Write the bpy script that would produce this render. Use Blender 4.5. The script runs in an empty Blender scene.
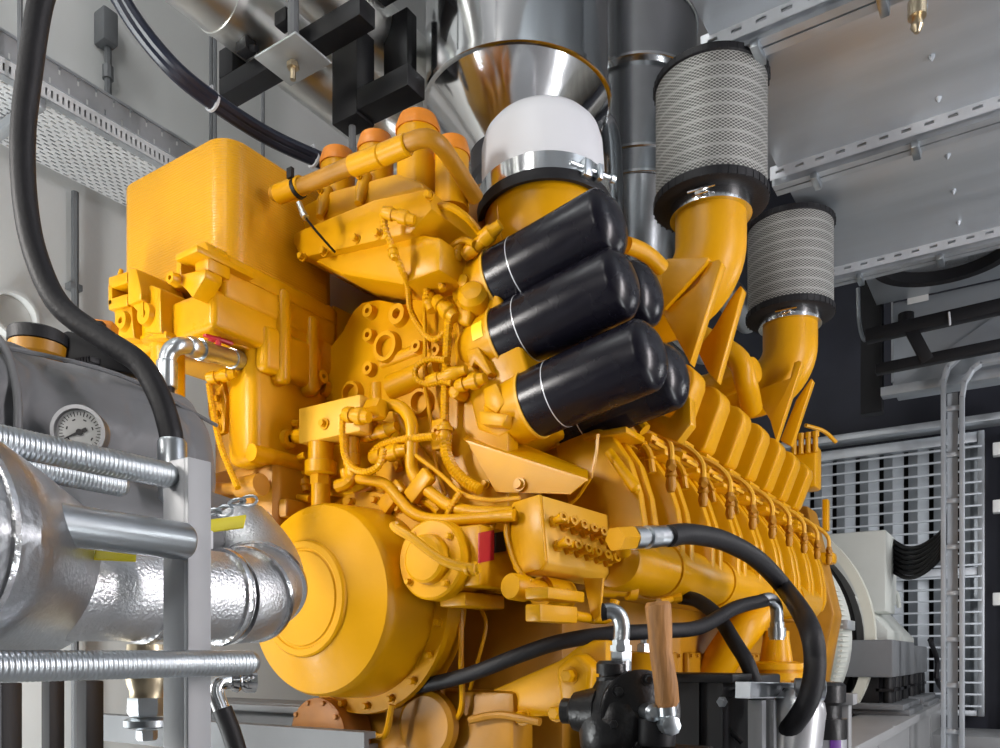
import bpy, bmesh, math, random
from mathutils import Vector, Matrix, noise
random.seed(7)
SC = bpy.context.scene
COL = SC.collection
H = 1.25                      # camera height above the floor; heights below are written relative to the camera
FX, CX, CY = 808.0, 500.0, 657.0
CA, SA = 0.836, 0.548         # yaw of the camera
R = math.radians

# ------------------------------------------------------------ measuring: photo ray meets a plane of the room
def P(px, py, d):
    r = (px-CX)*d/FX
    return Vector((CA*r-SA*d, SA*r+CA*d, (CY-py)*d/FX))
def yp(px, py, Y):
    t = (px-CX)/FX
    X = -Y*(SA-CA*t)/(CA+SA*t)
    d = -SA*X+CA*Y
    return Vector((X, Y, (CY-py)*d/FX))
def xp(px, py, X):
    t = (px-CX)/FX
    Y = -X*(CA+SA*t)/(SA-CA*t)
    d = -SA*X+CA*Y
    return Vector((X, Y, (CY-py)*d/FX))
def zp(px, py, Z):
    return P(px, py, Z*FX/(CY-py))
def V(*a): return Vector(a)

# ------------------------------------------------------------ mesh builder
def frame_of(axis):
    w = Vector(axis).normalized()
    a = Vector((0, 0, 1)) if abs(w.z) < 0.9 else Vector((0, 1, 0))
    u = a.cross(w).normalized()
    v = w.cross(u)
    return u, v, w
def spline(pts, n=6, closed=False):
    pts = [Vector(p) for p in pts]
    if len(pts) < 3: return pts
    out = []
    for i in range(len(pts)-1):
        p1, p2 = pts[i], pts[i+1]
        p0 = pts[i-1] if i > 0 else p1*2-p2
        p3 = pts[i+2] if i+2 < len(pts) else p2*2-p1
        for k in range(n):
            t = k/n
            out.append(0.5*((2*p1)+(p2-p0)*t+(2*p0-5*p1+4*p2-p3)*t*t+(3*p1-p0-3*p2+p3)*t**3))
    out.append(pts[-1])
    return out
class MB:
    def __init__(s):
        s.bm = bmesh.new()
        s.uv = s.bm.loops.layers.uv.new('UVMap')
    def _ring(s, c, u, v, r, n, ph=0.0):
        return [s.bm.verts.new(c+u*(r*math.cos(ph+2*math.pi*k/n))+v*(r*math.sin(ph+2*math.pi*k/n))) for k in range(n)]
    def _bridge(s, a, b, v0=0.0, v1=1.0, per=1.0):
        n = len(a)
        for k in range(n):
            j = (k+1) % n
            try: f = s.bm.faces.new((a[k], a[j], b[j], b[k]))
            except ValueError: continue
            for lp, (uu, vv) in zip(f.loops, ((k/n*per, v0), ((k+1)/n*per, v0), ((k+1)/n*per, v1), (k/n*per, v1))):
                lp[s.uv].uv = (uu, vv)
    def lathe(s, p, axis, prof, n=32, cap=(True, True)):
        """prof: [(t along axis, radius)]"""
        p = Vector(p); u, v, w = frame_of(axis)
        rings = []
        L = 0.0
        for i, (t, r) in enumerate(prof):
            rings.append(s._ring(p+w*t, u, v, max(r, 1e-4), n))
        per = 2*math.pi*max(q[1] for q in prof)
        for i in range(len(prof)-1):
            dl = math.hypot(prof[i+1][0]-prof[i][0], prof[i+1][1]-prof[i][1])
            s._bridge(rings[i], rings[i+1], L, L+dl, per); L += dl
        if cap[0]: s.bm.faces.new(list(reversed(rings[0])))
        if cap[1]: s.bm.faces.new(rings[-1])
        return s
    def cyl(s, p0, p1, r0, r1=None, n=20, bev=0.0):
        p0, p1 = Vector(p0), Vector(p1)
        L = (p1-p0).length
        r1 = r0 if r1 is None else r1
        pr = [(0, r0), (L, r1)]
        if bev: pr = [(0, r0-bev), (bev, r0), (L-bev, r1), (L, r1-bev)]
        return s.lathe(p0, p1-p0, pr, n)
    def tube(s, pts, r, n=10, sub=6, cap=True, rib=None, smooth=True):
        """rib=(pitch, depth) makes a corrugated tube; r may be a list along the given points"""
        P_ = spline(pts, sub) if smooth else [Vector(p) for p in pts]
        rad = None
        if isinstance(r, (list, tuple)):
            m = len(pts)-1
            rad = []
            for i in range(len(P_)):
                f = i/(len(P_)-1)*m; k = min(int(f), m-1); f -= k
                rad.append(r[k]*(1-f)+r[k+1]*f)
        if rib:
            Q = []; acc = 0.0
            tot = sum((P_[i+1]-P_[i]).length for i in range(len(P_)-1))
            m = max(4, int(tot/(rib[0]/2)))
            seg = 0; used = 0.0
            lens = [(P_[i+1]-P_[i]).length for i in range(len(P_)-1)]
            for i in range(m+1):
                tgt = tot*i/m
                while seg < len(lens)-1 and used+lens[seg] < tgt:
                    used += lens[seg]; seg += 1
                f = (tgt-used)/max(lens[seg], 1e-9)
                Q.append(P_[seg].lerp(P_[seg+1], min(max(f, 0), 1)))
            P_ = Q
            rad = [r-(rib[1] if i % 2 else 0) for i in range(len(P_))]
        if rad is None: rad = [r]*len(P_)
        m = len(P_)
        tang = []
        for i in range(m):
            t = P_[min(i+1, m-1)]-P_[max(i-1, 0)]
            tang.append(t.normalized() if t.length > 1e-9 else Vector((0, 0, 1)))
        u, v, w = frame_of(tang[0])
        rings = []; L = 0.0
        for i in range(m):
            if i:
                q = tang[i-1].rotation_difference(tang[i]); u = q @ u
                u = (u-tang[i]*u.dot(tang[i])).normalized()
            vv = tang[i].cross(u)
            rings.append(s._ring(P_[i], u, vv, rad[i], n))
        mx = 2*math.pi*max(rad)
        for i in range(m-1):
            dl = (P_[i+1]-P_[i]).length
            s._bridge(rings[i], rings[i+1], L, L+dl, mx); L += dl
        if cap:
            s.bm.faces.new(list(reversed(rings[0]))); s.bm.faces.new(rings[-1])
        return s
    def prism(s, pts, ext, bev=0.0, seg=2):
        """polygon given by 3D points (planar), extruded by the vector ext"""
        pts = [Vector(p) for p in pts]; ext = Vector(ext)
        nrm = Vector((0, 0, 0))
        for i in range(len(pts)): nrm += pts[i].cross(pts[(i+1) % len(pts)])
        if nrm.dot(ext) > 0: pts.reverse()
        a = [s.bm.verts.new(p) for p in pts]; b = [s.bm.verts.new(p+ext) for p in pts]
        fs = [s.bm.faces.new(a), s.bm.faces.new(list(reversed(b)))]
        n = len(pts)
        for i in range(n):
            j = (i+1) % n
            fs.append(s.bm.faces.new((a[j], a[i], b[i], b[j])))
        for f in fs:
            f.normal_update()
            ax = max(range(3), key=lambda k: abs(f.normal[k])); o = [k for k in range(3) if k != ax]
            for lp in f.loops: lp[s.uv].uv = (lp.vert.co[o[0]], lp.vert.co[o[1]])
        if bev:
            es = list({e for f in fs for e in f.edges})
            bmesh.ops.bevel(s.bm, geom=es, offset=bev, segments=seg, profile=0.5, affect='EDGES', clamp_overlap=True)
        return s
    def box(s, c, size, bev=0.0, u=(1, 0, 0), v=(0, 1, 0), seg=2):
        c = Vector(c); u = Vector(u).normalized(); v = Vector(v).normalized(); w = u.cross(v)
        a, b, h = size[0]/2, size[1]/2, size[2]/2
        return s.prism([c-u*a-v*b-w*h, c+u*a-v*b-w*h, c+u*a+v*b-w*h, c-u*a+v*b-w*h], w*(2*h), bev, seg)
    def bb(s, x0, x1, y0, y1, z0, z1, bev=0.0, seg=2):
        return s.box(((x0+x1)/2, (y0+y1)/2, (z0+z1)/2), (abs(x1-x0), abs(y1-y0), abs(z1-z0)), bev, seg=seg)
    def hexa(s, p, axis, r, h, n=6):
        p = Vector(p); w = Vector(axis).normalized()
        return s.lathe(p, w, [(0, r), (h*0.8, r), (h, r*0.86)], n)
    def bolt(s, p, axis, r=0.012, h=0.012):
        p = Vector(p); w = Vector(axis).normalized()
        s.lathe(p-w*0.003, w, [(0, r*1.35), (0.006, r*1.35)], 12)
        s.lathe(p+w*0.003, w, [(0, r), (h*.85, r), (h, r*.8)], 6)
        return s
    def boss(s, p, axis, r, hole, h=0.02):
        """ring with a blind hole"""
        p = Vector(p)
        return s.lathe(p, axis, [(-0.01, r*1.12), (h*.6, r), (h, r*.94), (h, hole), (-0.004, hole*.95), (-0.004, 0.0005)], 24, (True, True))
    def build(s, name, material, parent=None, sharp=32, label=None):
        bm = s.bm
        bmesh.ops.recalc_face_normals(bm, faces=bm.faces[:])
        lo = Vector((1e9,)*3); hi = -lo
        for vv in bm.verts:
            for k in range(3):
                lo[k] = min(lo[k], vv.co[k]); hi[k] = max(hi[k], vv.co[k])
        c = (lo+hi)/2
        if parent is None: c.z = lo.z
        for vv in bm.verts: vv.co -= c
        me = bpy.data.meshes.new(name)
        bm.to_mesh(me); bm.free()
        for p in me.polygons: p.use_smooth = True
        me.set_sharp_from_angle(angle=R(sharp))
        for m_ in (material if isinstance(material, (list, tuple)) else [material]): me.materials.append(m_)
        o = bpy.data.objects.new(name, me)
        COL.objects.link(o)
        o.location = c+Vector((0, 0, H))
        if parent is not None:
            o.parent = parent
            o.matrix_parent_inverse = Matrix.Translation(-Vector(WLOC[parent.name]))
        WLOC[o.name] = tuple(o.location)
        if label: o['label'] = label
        return o
WLOC = {}
def tag(o, label, cat, group=None, kind=None):
    o['label'] = label; o['category'] = cat
    if group: o['group'] = group
    if kind: o['kind'] = kind
    return o
def thing(name, loc, label, cat, group=None):
    o = bpy.data.objects.new(name, None); COL.objects.link(o)
    o.empty_display_size = 0.1
    o.location = Vector(loc)+Vector((0, 0, H))
    WLOC[o.name] = tuple(o.location)
    return tag(o, label, cat, group)
def struct(o):
    o['kind'] = 'structure'; return o
def kids(o): return [c for c in COL.objects if c.parent == o]
def copy_part(o, off, parent=None):
    c = o.copy(); COL.objects.link(c); c.location = o.location+Vector(off)
    if parent is not None: c.parent = parent
    WLOC[c.name] = tuple(c.location)
    for ch in kids(o):
        d = ch.copy(); COL.objects.link(d); d.parent = c; d.matrix_parent_inverse = ch.matrix_parent_inverse.copy()
        WLOC[d.name] = tuple(Vector(WLOC[ch.name])+Vector(off))
    return c

def bolts(lst, parent, material, r=0.012, h=0.012):
    for p, ax in lst: MB().bolt(p, ax, r, h).build('bolt', material, parent)
def bosses(lst, parent, material):
    for p, ax, r, hole, h in lst: MB().boss(p, ax, r, hole, h).build('boss', material, parent)

# ------------------------------------------------------------ materials
def mat(name, col, rough=0.5, metal=0.0, var=0.0, vscale=6.0, bump=0.0, bscale=60.0, spec=0.5, stretch=None, coat=0.0, emit=None, rvar=0.0):
    m = bpy.data.materials.new(name); m.use_nodes = True
    nt = m.node_tree; b = nt.nodes['Principled BSDF']
    b.inputs['Base Color'].default_value = (*col, 1)
    b.inputs['Roughness'].default_value = rough
    b.inputs['Metallic'].default_value = metal
    b.inputs['Specular IOR Level'].default_value = spec
    b.inputs['Coat Weight'].default_value = coat
    tc = nt.nodes.new('ShaderNodeTexCoord'); mp = nt.nodes.new('ShaderNodeMapping')
    nt.links.new(tc.outputs['Object'], mp.inputs['Vector'])
    if stretch: mp.inputs['Scale'].default_value = stretch
    if var or rvar:
        n = nt.nodes.new('ShaderNodeTexNoise'); n.inputs['Scale'].default_value = vscale; n.inputs['Detail'].default_value = 5
        nt.links.new(mp.outputs['Vector'], n.inputs['Vector'])
        if var:
            rp = nt.nodes.new('ShaderNodeValToRGB')
            rp.color_ramp.elements[0].position = .3; rp.color_ramp.elements[1].position = .7
            rp.color_ramp.elements[0].color = (*[c*(1-var) for c in col], 1)
            rp.color_ramp.elements[1].color = (*[min(1, c*(1+var)) for c in col], 1)
            nt.links.new(n.outputs['Fac'], rp.inputs['Fac']); nt.links.new(rp.outputs['Color'], b.inputs['Base Color'])
        if rvar:
            mr = nt.nodes.new('ShaderNodeMapRange')
            mr.inputs['From Min'].default_value = .3; mr.inputs['From Max'].default_value = .7
            mr.inputs['To Min'].default_value = max(0, rough-rvar); mr.inputs['To Max'].default_value = rough+rvar
            nt.links.new(n.outputs['Fac'], mr.inputs['Value']); nt.links.new(mr.outputs['Result'], b.inputs['Roughness'])
    if bump:
        n2 = nt.nodes.new('ShaderNodeTexNoise'); n2.inputs['Scale'].default_value = bscale; n2.inputs['Detail'].default_value = 3
        bp = nt.nodes.new('ShaderNodeBump'); bp.inputs['Strength'].default_value = bump; bp.inputs['Distance'].default_value = 0.01
        nt.links.new(mp.outputs['Vector'], n2.inputs['Vector']); nt.links.new(n2.outputs['Fac'], bp.inputs['Height'])
        nt.links.new(bp.outputs['Normal'], b.inputs['Normal'])
    if emit:
        b.inputs['Emission Color'].default_value = (*col, 1); b.inputs['Emission Strength'].default_value = emit
    return m
YEL = (0.63, 0.298, 0.0006)
yellow = mat('yellow_paint', YEL, .33, 0, .06, 5, .05, 45, rvar=.06, spec=.28)
yellow_shaded = mat('yellow_paint_shaded', (0.40, 0.175, 0.002), .45, 0, .16, 7, .08, 40, rvar=.08)  # darker copy of the yellow, shade of recessed engine parts put into its colour
orange = mat('orange_heat_tinted_paint', (0.62, 0.20, 0.008), .42, 0, .25, 9)
pale_yellow = mat('pale_lit_yellow_paint', (0.70, 0.37, 0.02), .45, 0, .05, 8)  # paler copy of the yellow, light on bright faces put into its colour
black_can = mat('black_gloss_enamel', (0.006, 0.0055, 0.010), .27, 0, rvar=.04, vscale=9, spec=.35)
rubber = mat('black_rubber', (0.010, 0.010, 0.012), .55, 0, .2, 20, .1, 120, spec=.35)
black_steel = mat('black_painted_steel', (0.005, 0.005, 0.0065), .5, 0, .2, 8, spec=.35)
black_cast = mat('black_cast_iron', (0.014, 0.014, 0.015), .3, 0, .2, 10, .15, 90)
chrome = mat('stainless_steel_polished', (0.70, 0.71, 0.72), .12, 1, .04, 3, .03, 4, rvar=.05)
stack_steel = mat('rolled_stainless_sheet', (0.72, 0.73, 0.74), .13, 1, .05, 3, .35, 5, rvar=.05, stretch=(1, 1, .04))
chrome_dull = mat('stainless_steel_sooty', (0.42, 0.43, 0.44), .22, 1, .12, 3, .03, 4)
zinc = mat('zinc_plated_steel', (0.54, 0.58, 0.61), .33, 1, .08, 20)
galv = mat('galvanised_sheet', (0.50, 0.53, 0.56), .42, .75, .10, 9, .05, 30, rvar=.08)
galv_duct = mat('galvanised_duct_sheet', (0.47, 0.51, 0.55), .40, .55, .10, 2.2, .08, 9, stretch=(.35, 3.0, 1), rvar=.1)
alu_pipe = mat('aluminium_jacket', (0.86, 0.86, 0.83), .32, 1, .1, 3, .05, 6)
foil = mat('dimpled_aluminium_foil', (0.72, 0.73, 0.75), .34, 1, .05, 6, .26, 190)
foil_plain = mat('smooth_aluminium_foil', (0.50, 0.515, 0.54), .36, 1, .06, 8, .12, 120)
foil_seam = mat('foil_seam_tape', (0.80, 0.81, 0.83), .22, 1, .05, 6, .2, 60)
jacket = mat('grey_insulation_fabric', (0.150, 0.154, 0.162), .5, 0, .1, 3, .9, 6)
post_paint = mat('light_grey_paint', (0.38, 0.39, 0.405), .45, 0, .05, 5)
wall_paint = mat('matt_wall_paint', (0.66, 0.67, 0.66), .85, 0, .05, .7, .05, 70)
gen_paint = mat('pale_grey_green_paint', (0.55, 0.57, 0.53), .4, 0, .04, 4)
gen_dark = mat('slate_grey_paint', (0.14, 0.147, 0.155), .45, 0, .08, 5)
dark_wall = mat('dark_blue_grey_wall', (0.018, 0.020, 0.032), .6, 0, .2, 2)
floor_m = mat('grey_floor_coating', (0.30, 0.31, 0.32), .4, 0, .12, 2, rvar=.1)
base_paint = mat('mid_grey_skid_paint', (0.27, 0.275, 0.28), .42, 0, .08, 3)
plastic_white = mat('milky_white_plastic', (0.66, 0.67, 0.70), .42, 0, .02, 3)
red_m = mat('red_paint', (0.42, 0.012, 0.02), .4)
brown_wrap = mat('brown_wood_grip', (0.36, 0.165, 0.045), .6, 0, .3, 14, .3, 40, stretch=(5, 5, .6))
tag_yellow = mat('yellow_sticker', (0.85, 0.72, 0.02), .45)
white_m = mat('white_enamel', (0.82, 0.82, 0.80), .4)
label_black = mat('black_label', (0.015, 0.013, 0.013), .5)
brass = mat('dull_brass', (0.62, 0.52, 0.36), .35, 1)
tie_m = mat('pale_cable_tie', (0.55, 0.57, 0.60), .5)
silver_line = mat('silver_print', (0.62, 0.64, 0.68), .35, .4)
dark_hole = mat('gap_shade_black', (0.01, 0.009, 0.008), .8)  # flat black, shade inside open gaps put into the colour
blue_cable = mat('black_blue_cable_sheath', (0.010, 0.014, 0.028), .35)
purple_m = mat('purple_band', (0.10, 0.02, 0.22), .4)
glass = mat('dial_glass', (1, 1, 1), .03); glass.node_tree.nodes['Principled BSDF'].inputs['Transmission Weight'].default_value = 1.0

def filter_mesh_mat():
    m = bpy.data.materials.new('expanded_metal_over_pleats'); m.use_nodes = True
    nt = m.node_tree; b = nt.nodes['Principled BSDF']; L = nt.links.new; N = nt.nodes.new
    uv = N('ShaderNodeUVMap'); sp = N('ShaderNodeSeparateXYZ'); L(uv.outputs['UV'], sp.inputs['Vector'])
    def mth(op, a, b_=None):
        n = N('ShaderNodeMath'); n.operation = op
        for i, q in enumerate((a, b_)):
            if q is None: continue
            if isinstance(q, (int, float)): n.inputs[i].default_value = q
            else: L(q, n.inputs[i])
        return n.outputs[0]
    U = mth('MULTIPLY', sp.outputs['X'], 2*math.pi/0.019); W = mth('MULTIPLY', sp.outputs['Y'], 2*math.pi/0.0115)
    ca = mth('COSINE', U); cb = mth('COSINE', W)
    s = mth('ADD', ca, cb)                                     # diamonds
    ab = mth('ABSOLUTE', s)
    strand = N('ShaderNodeMapRange'); L(ab, strand.inputs['Value'])
    strand.inputs['From Min'].default_value = .35; strand.inputs['From Max'].default_value = .85
    strand.inputs['To Min'].default_value = 1; strand.inputs['To Max'].default_value = 0
    band = mth('MULTIPLY', sp.outputs['Y'], 2*math.pi/0.047)
    bnd = N('ShaderNodeMapRange'); L(mth('COSINE', band), bnd.inputs['Value'])
    bnd.inputs['From Min'].default_value = .55; bnd.inputs['From Max'].default_value = 1
    mix = N('ShaderNodeMix'); mix.data_type = 'RGBA'; L(bnd.outputs[0], mix.inputs['Factor'])
    mix.inputs[6].default_value = (.075, .075, .07, 1); mix.inputs[7].default_value = (.27, .27, .26, 1)
    mx = N('ShaderNodeMix'); mx.data_type = 'RGBA'; L(strand.outputs[0], mx.inputs['Factor'])
    L(mix.outputs[2], mx.inputs[6]); mx.inputs[7].default_value = (.40, .40, .375, 1)
    L(mx.outputs[2], b.inputs['Base Color'])
    b.inputs['Roughness'].default_value = .45; b.inputs['Metallic'].default_value = .25
    bp = N('ShaderNodeBump'); bp.inputs['Strength'].default_value = .4; bp.inputs['Distance'].default_value = .003
    L(strand.outputs[0], bp.inputs['Height']); L(bp.outputs['Normal'], b.inputs['Normal'])
    return m
filter_mesh = filter_mesh_mat()

def ribbed_mat(name, col, pitch, strength=.5):
    """fine horizontal ribs pressed into sheet"""
    m = mat(name, col, .36, 0, .05, 5)
    nt = m.node_tree; b = nt.nodes['Principled BSDF']; L = nt.links.new
    tc = nt.nodes.new('ShaderNodeTexCoord'); w = nt.nodes.new('ShaderNodeTexWave')
    w.wave_type = 'BANDS'; w.bands_direction = 'Z'; w.inputs['Scale'].default_value = 2*math.pi/pitch/20*1.0
    L(tc.outputs['Object'], w.inputs['Vector'])
    bp = nt.nodes.new('ShaderNodeBump'); bp.inputs['Strength'].default_value = strength; bp.inputs['Distance'].default_value = .004
    L(w.outputs['Fac'], bp.inputs['Height']); L(bp.outputs['Normal'], b.inputs['Normal'])
    return m
ribbed_yellow = ribbed_mat('ribbed_yellow_paint', YEL, .0080, .32)

def perforated_mat(name, col, pu, pv, wu, wv, stagger=True):
    """sheet punched with slots (UV in metres)"""
    m = mat(name, col, .5, .35, .1, 9)
    nt = m.node_tree; b = nt.nodes['Principled BSDF']; L = nt.links.new; N = nt.nodes.new
    uv = N('ShaderNodeUVMap'); sp = N('ShaderNodeSeparateXYZ'); L(uv.outputs['UV'], sp.inputs['Vector'])
    def mth(op, a, b_=None):
        n = N('ShaderNodeMath'); n.operation = op
        for i, q in enumerate((a, b_)):
            if q is None: continue
            if isinstance(q, (int, float)): n.inputs[i].default_value = q
            else: L(q, n.inputs[i])
        return n.outputs[0]
    a = mth('DIVIDE', sp.outputs['X'], pu); c = mth('DIVIDE', sp.outputs['Y'], pv)
    if stagger: c = mth('ADD', c, mth('MULTIPLY', mth('MODULO', mth('FLOOR', a), 2.0), .5))
    fa = mth('ABSOLUTE', mth('SUBTRACT', mth('FRACT', a), .5)); fc = mth('ABSOLUTE', mth('SUBTRACT', mth('FRACT', c), .5))
    hole = mth('MULTIPLY', mth('LESS_THAN', fa, wu/2), mth('LESS_THAN', fc, wv/2))
    L(mth('SUBTRACT', 1.0, hole), b.inputs['Alpha'])
    return m
tray_sheet = perforated_mat('slotted_tray_sheet', (.74, .75, .76), .024, .040, .42, .62)
rail_sheet = perforated_mat('slotted_rail_sheet', (.78, .80, .82), .06, .022, .5, .36)
tray_side = perforated_mat('slotted_tray_side', (.40, .41, .43), .06, .075, .5, .12)

# ============================================================ SETTING
XW, YW = -3.75, 8.6
struct(MB().bb(-4.6, 4.0, -2.5, 9.6, -1.35, -1.25).build('floor', floor_m))
struct(MB().bb(XW-.15, XW, -2.5, 9.6, -1.25, 5.0).build('wall_left', wall_paint))
struct(MB().bb(XW, 4.0, YW, YW+.15, -1.25, 5.0).build('wall_back', dark_wall))
struct(MB().bb(XW, 4.0, -2.5, 9.6, 5.0, 5.15).build('ceiling', mat('dark_ceiling_paint', (.55, .55, .56), .8)))
struct(MB().bb(3.6, 3.75, -2.5, 9.6, -1.25, 5.0).build('wall_right', wall_paint))

# ============================================================ ENGINE
ENG = thing('gas_engine', (-1.75, 3.4, -.95), 'huge yellow V-type generator engine with five black oil filters and two mesh air filters', 'engine')
XC = -1.75

# --- block and valley
m = MB()
m.prism([(-2.3, 2.0, .22), (-1.30, 2.0, .22), (-1.24, 2.0, .30), (-1.32, 2.0, .62), (-1.45, 2.0, .95), (-2.1, 2.0, .95), (-2.25, 2.0, .62), (-2.3, 2.0, .25)], (0, 3.0, 0), .02)
m.prism([(-2.3, 2.22, -.55), (-1.22, 2.22, -.55), (-1.22, 2.22, .24), (-2.3, 2.22, .24)], (0, 2.78, 0), .02)
m.build('engine_block', yellow_shaded, ENG)
m = MB(); m.bb(-2.0, -1.2, 2.35, 4.95, .9, 1.16, .05); m.build('inlet_plenum', yellow, ENG)
m = MB(); m.prism([(-2.2, 2.12, -.95), (-1.3, 2.12, -.95), (-1.3, 2.12, -.5), (-2.2, 2.12, -.5)], (0, 2.8, 0), .03)
m.build('oil_sump', yellow_shaded, ENG)
# inspection covers along the crankcase side
m = MB(); yy = 2.36
m.bb(-1.225, -1.195, yy, yy+.2, -.33, .02, .012)
cov = m.build('crankcase_cover', yellow_shaded, ENG)
bolts([((-1.195, yy+sy, sz), (1, 0, 0)) for sy in (.02, .1, .18) for sz in (-.315, .005)], cov, yellow_shaded, .008, .01)
for k in range(1, 8): copy_part(cov, (0, .3*k, 0))
m = MB(); m.bb(-1.27, -1.16, 2.2, 4.9, -.43, -.36, .01)
rl = m.build('side_rail', yellow_shaded, ENG)

# --- front timing cover
def poly_y(pts, Y): return [yp(a, b, Y) for a, b in pts]
YF = 1.97
m = MB()
m.prism(poly_y([(296, 505), (296, 400), (326, 352), (343, 330), (352, 312), (362, 302), (378, 299), (402, 304), (430, 292), (462, 286), (498, 300), (508, 340), (508, 560), (420, 640), (300, 640)], YF), (0, .06, 0), .006)
FC = m.build('timing_cover', yellow, ENG)
for px, py, r, h in ((372, 313, .022, .009), (372, 337, .022, .009), (372, 370, .022, .009), (326, 389, .026, .009), (401, 316, .034, .016), (389, 348, .05, .034), (354, 395, .042, .03), (423, 403, .042, .03), (420, 348, .02, .008), (439, 352, .02, .008), (296, 436, .034, .016), (440, 430, .024, .01)):
    MB().boss(yp(px, py, YF), (0, -1, 0), r, h, .024).build('boss', yellow, FC)
MB().tube([yp(392, 388, 1.975), yp(440, 368, 1.975)], .042, 16, smooth=False).build('cast_rib', yellow, FC)
MB().tube([yp(383, 364, 1.98), yp(432, 346, 1.98)], .022, 12, smooth=False).build('cast_rib', yellow, FC)
MB().tube([yp(378, 385, 1.985), yp(380, 430, 1.985)], .03, 12, smooth=False).build('cast_rib', yellow, FC)
m = MB(); m.bb(-2.3, -1.98, 1.99, 2.1, .5, 1.2, .01); m.build('cover_spacer', yellow, ENG)
m = MB(); m.bb(-2.15, -1.45, 2.12, 2.34, .9, 1.52, .02); m.build('dark_gap_filler', yellow_shaded, ENG)  # added block, only closes the gap behind the cover with dark yellow

# --- left front housing under the intercooler
XH = -2.0
m = MB(); m.bb(-2.13, XH, 1.66, 2.0, .60, 1.0, .035, 3)
m.bb(-2.14, XH+.035, 1.68, 1.93, .885, 1.03, .02, 3)
HB = m.build('gear_housing', yellow, ENG)
MB().bb(XH-.02, XH+.05, 1.735, 1.78, .86, 1.16, .018, 3).build('cast_rib', yellow, HB)
MB().bb(XH-.02, XH+.045, 1.86, 1.905, .86, 1.12, .018, 3).build('cast_rib', yellow, HB)
MB().tube([(XH-.005, 1.66, .63), (XH+.0, 1.97, .63)], .028, 12, smooth=False).build('cast_rib', yellow, HB)
bosses([((XH, 1.80, .70), (1, 0, 0), .03, .012, .018), ((XH+.03, 1.92, .93), (1, 0, 0), .022, .008, .014)], HB, yellow)
m = MB(); m.bb(-2.45, -2.1, 1.86, 2.0, .45, 1.0, .02); m.build('rear_wall', yellow_shaded, ENG)
# intercooler base casting
m = MB()
m.bb(-2.40, -1.975, 1.50, 2.0, .955, 1.075, .02, 3)
m.bb(-2.06, -1.97, 1.53, 2.0, 1.05, 1.19, .02, 3)
m.bb(-2.44, -2.30, 1.52, 1.99, 1.02, 1.13, .02, 3)
CB = m.build('cooler_base', yellow, ENG)
m = MB()
m.lathe((-2.08, 1.66, .965), (0, 0, -1), [(0, .068), (.014, .064), (.014, .046), (-.004, .046), (-.004, .0005)], 28)
m.build('drain_port', yellow, CB); m = MB()
m.lathe((-2.2, 1.60, .965), (0, 0, -1), [(0, .045), (.01, .042), (.01, .028), (-.004, .028), (-.004, .0005)], 24)
m.build('drain_port', yellow, CB)
def lug(pts, Y, dy, name, par, bev=.006):
    return MB().prism(poly_y(pts, Y), (0, dy, 0), bev).build(name, yellow, par)
# left mounting bracket (C shaped)
m = MB()
m.prism(poly_y([(108, 277), (127, 271), (127, 283), (108, 289)], 1.44), (0, .14, 0), .005)
m.prism(poly_y([(108, 299), (127, 293), (127, 306), (108, 310)], 1.44), (0, .14, 0), .005)
m.prism(poly_y([(108, 285), (112, 284), (112, 304), (108, 306)], 1.44), (0, .14, 0), .003)
m.prism(poly_y([(127, 266), (136, 268), (141, 290), (141, 300), (127, 305)], 1.43), (0, .16, 0), .008)
m.prism(poly_y([(113, 308), (131, 305), (134, 338), (116, 338)], 1.45), (0, .1, 0), .008)
m.prism(poly_y([(129, 302), (143, 296), (143, 318)], 1.44), (0, .05, 0), .004)
bk = m.build('mounting_bracket', yellow, ENG)
bosses([(yp(125, 322, 1.45), (0, -1, 0), .03, .01, .016)], bk, yellow); bolts([(yp(121, 274, 1.5), (0, 0, 1))], bk, yellow, .007)
m = MB()
m.prism(poly_y([(143, 290), (150, 284), (160, 288), (161, 333), (143, 332)], 1.46), (0, .3, 0), .008)
m.prism(poly_y([(134, 336), (166, 330), (166, 338), (134, 340)], 1.47), (0, .3, 0), .006)
bk = m.build('mounting_bracket', yellow, ENG)
m = MB(); m.boss(yp(148, 315, 1.46), (0, -1, 0), .034, .011, .016); m.build('boss', yellow, bk)
m = MB()
m.prism(poly_y([(175, 254), (197, 244), (197, 251), (175, 261)], 1.42), (0, .2, 0), .004)
m.prism(poly_y([(194, 242), (204, 240), (208, 246), (208, 270), (194, 272)], 1.46), (0, .08, 0), .008)
m.prism(poly_y([(172, 276), (205, 268), (205, 276), (192, 298), (186, 290)], 1.45), (0, .06, 0), .006)
m.prism(poly_y([(176, 259), (181, 257), (181, 276), (176, 277)], 1.45), (0, .14, 0), .004)
bk = m.build('lifting_lug', yellow, ENG)
bosses([(yp(174, 279, 1.43), (0, -1, 0), .018, .007, .014), (yp(202, 284, 1.48), (0, -1, 0), .018, .007, .02)], bk, yellow)

# --- intercooler (tall ribbed box)
def rounded_rect(x0, x1, y0, y1, r, seg=6):
    out = []
    for cx, cy, a0 in ((x1-r, y0+r, -90), (x1-r, y1-r, 0), (x0+r, y1-r, 90), (x0+r, y0+r, 180)):
        for k in range(seg+1):
            a = R(a0+90*k/seg); out.append((cx+r*math.cos(a), cy+r*math.sin(a)))
    return out
m = MB()
rr = rounded_rect(-2.54, -1.985, 1.55, 2.02, .075, 7)
m.prism([(a, b, 1.15) for a, b in rr], (0, 0, .405), .012, 2)
IC = m.build('intercooler', ribbed_yellow, ENG)
m = MB()
m.prism([(a, b, 1.13) for a, b in rounded_rect(-2.14, -1.965, 1.535, 2.03, .07, 7)], (0, 0, .05), .006)
m.build('base_flange', yellow, IC)

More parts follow.
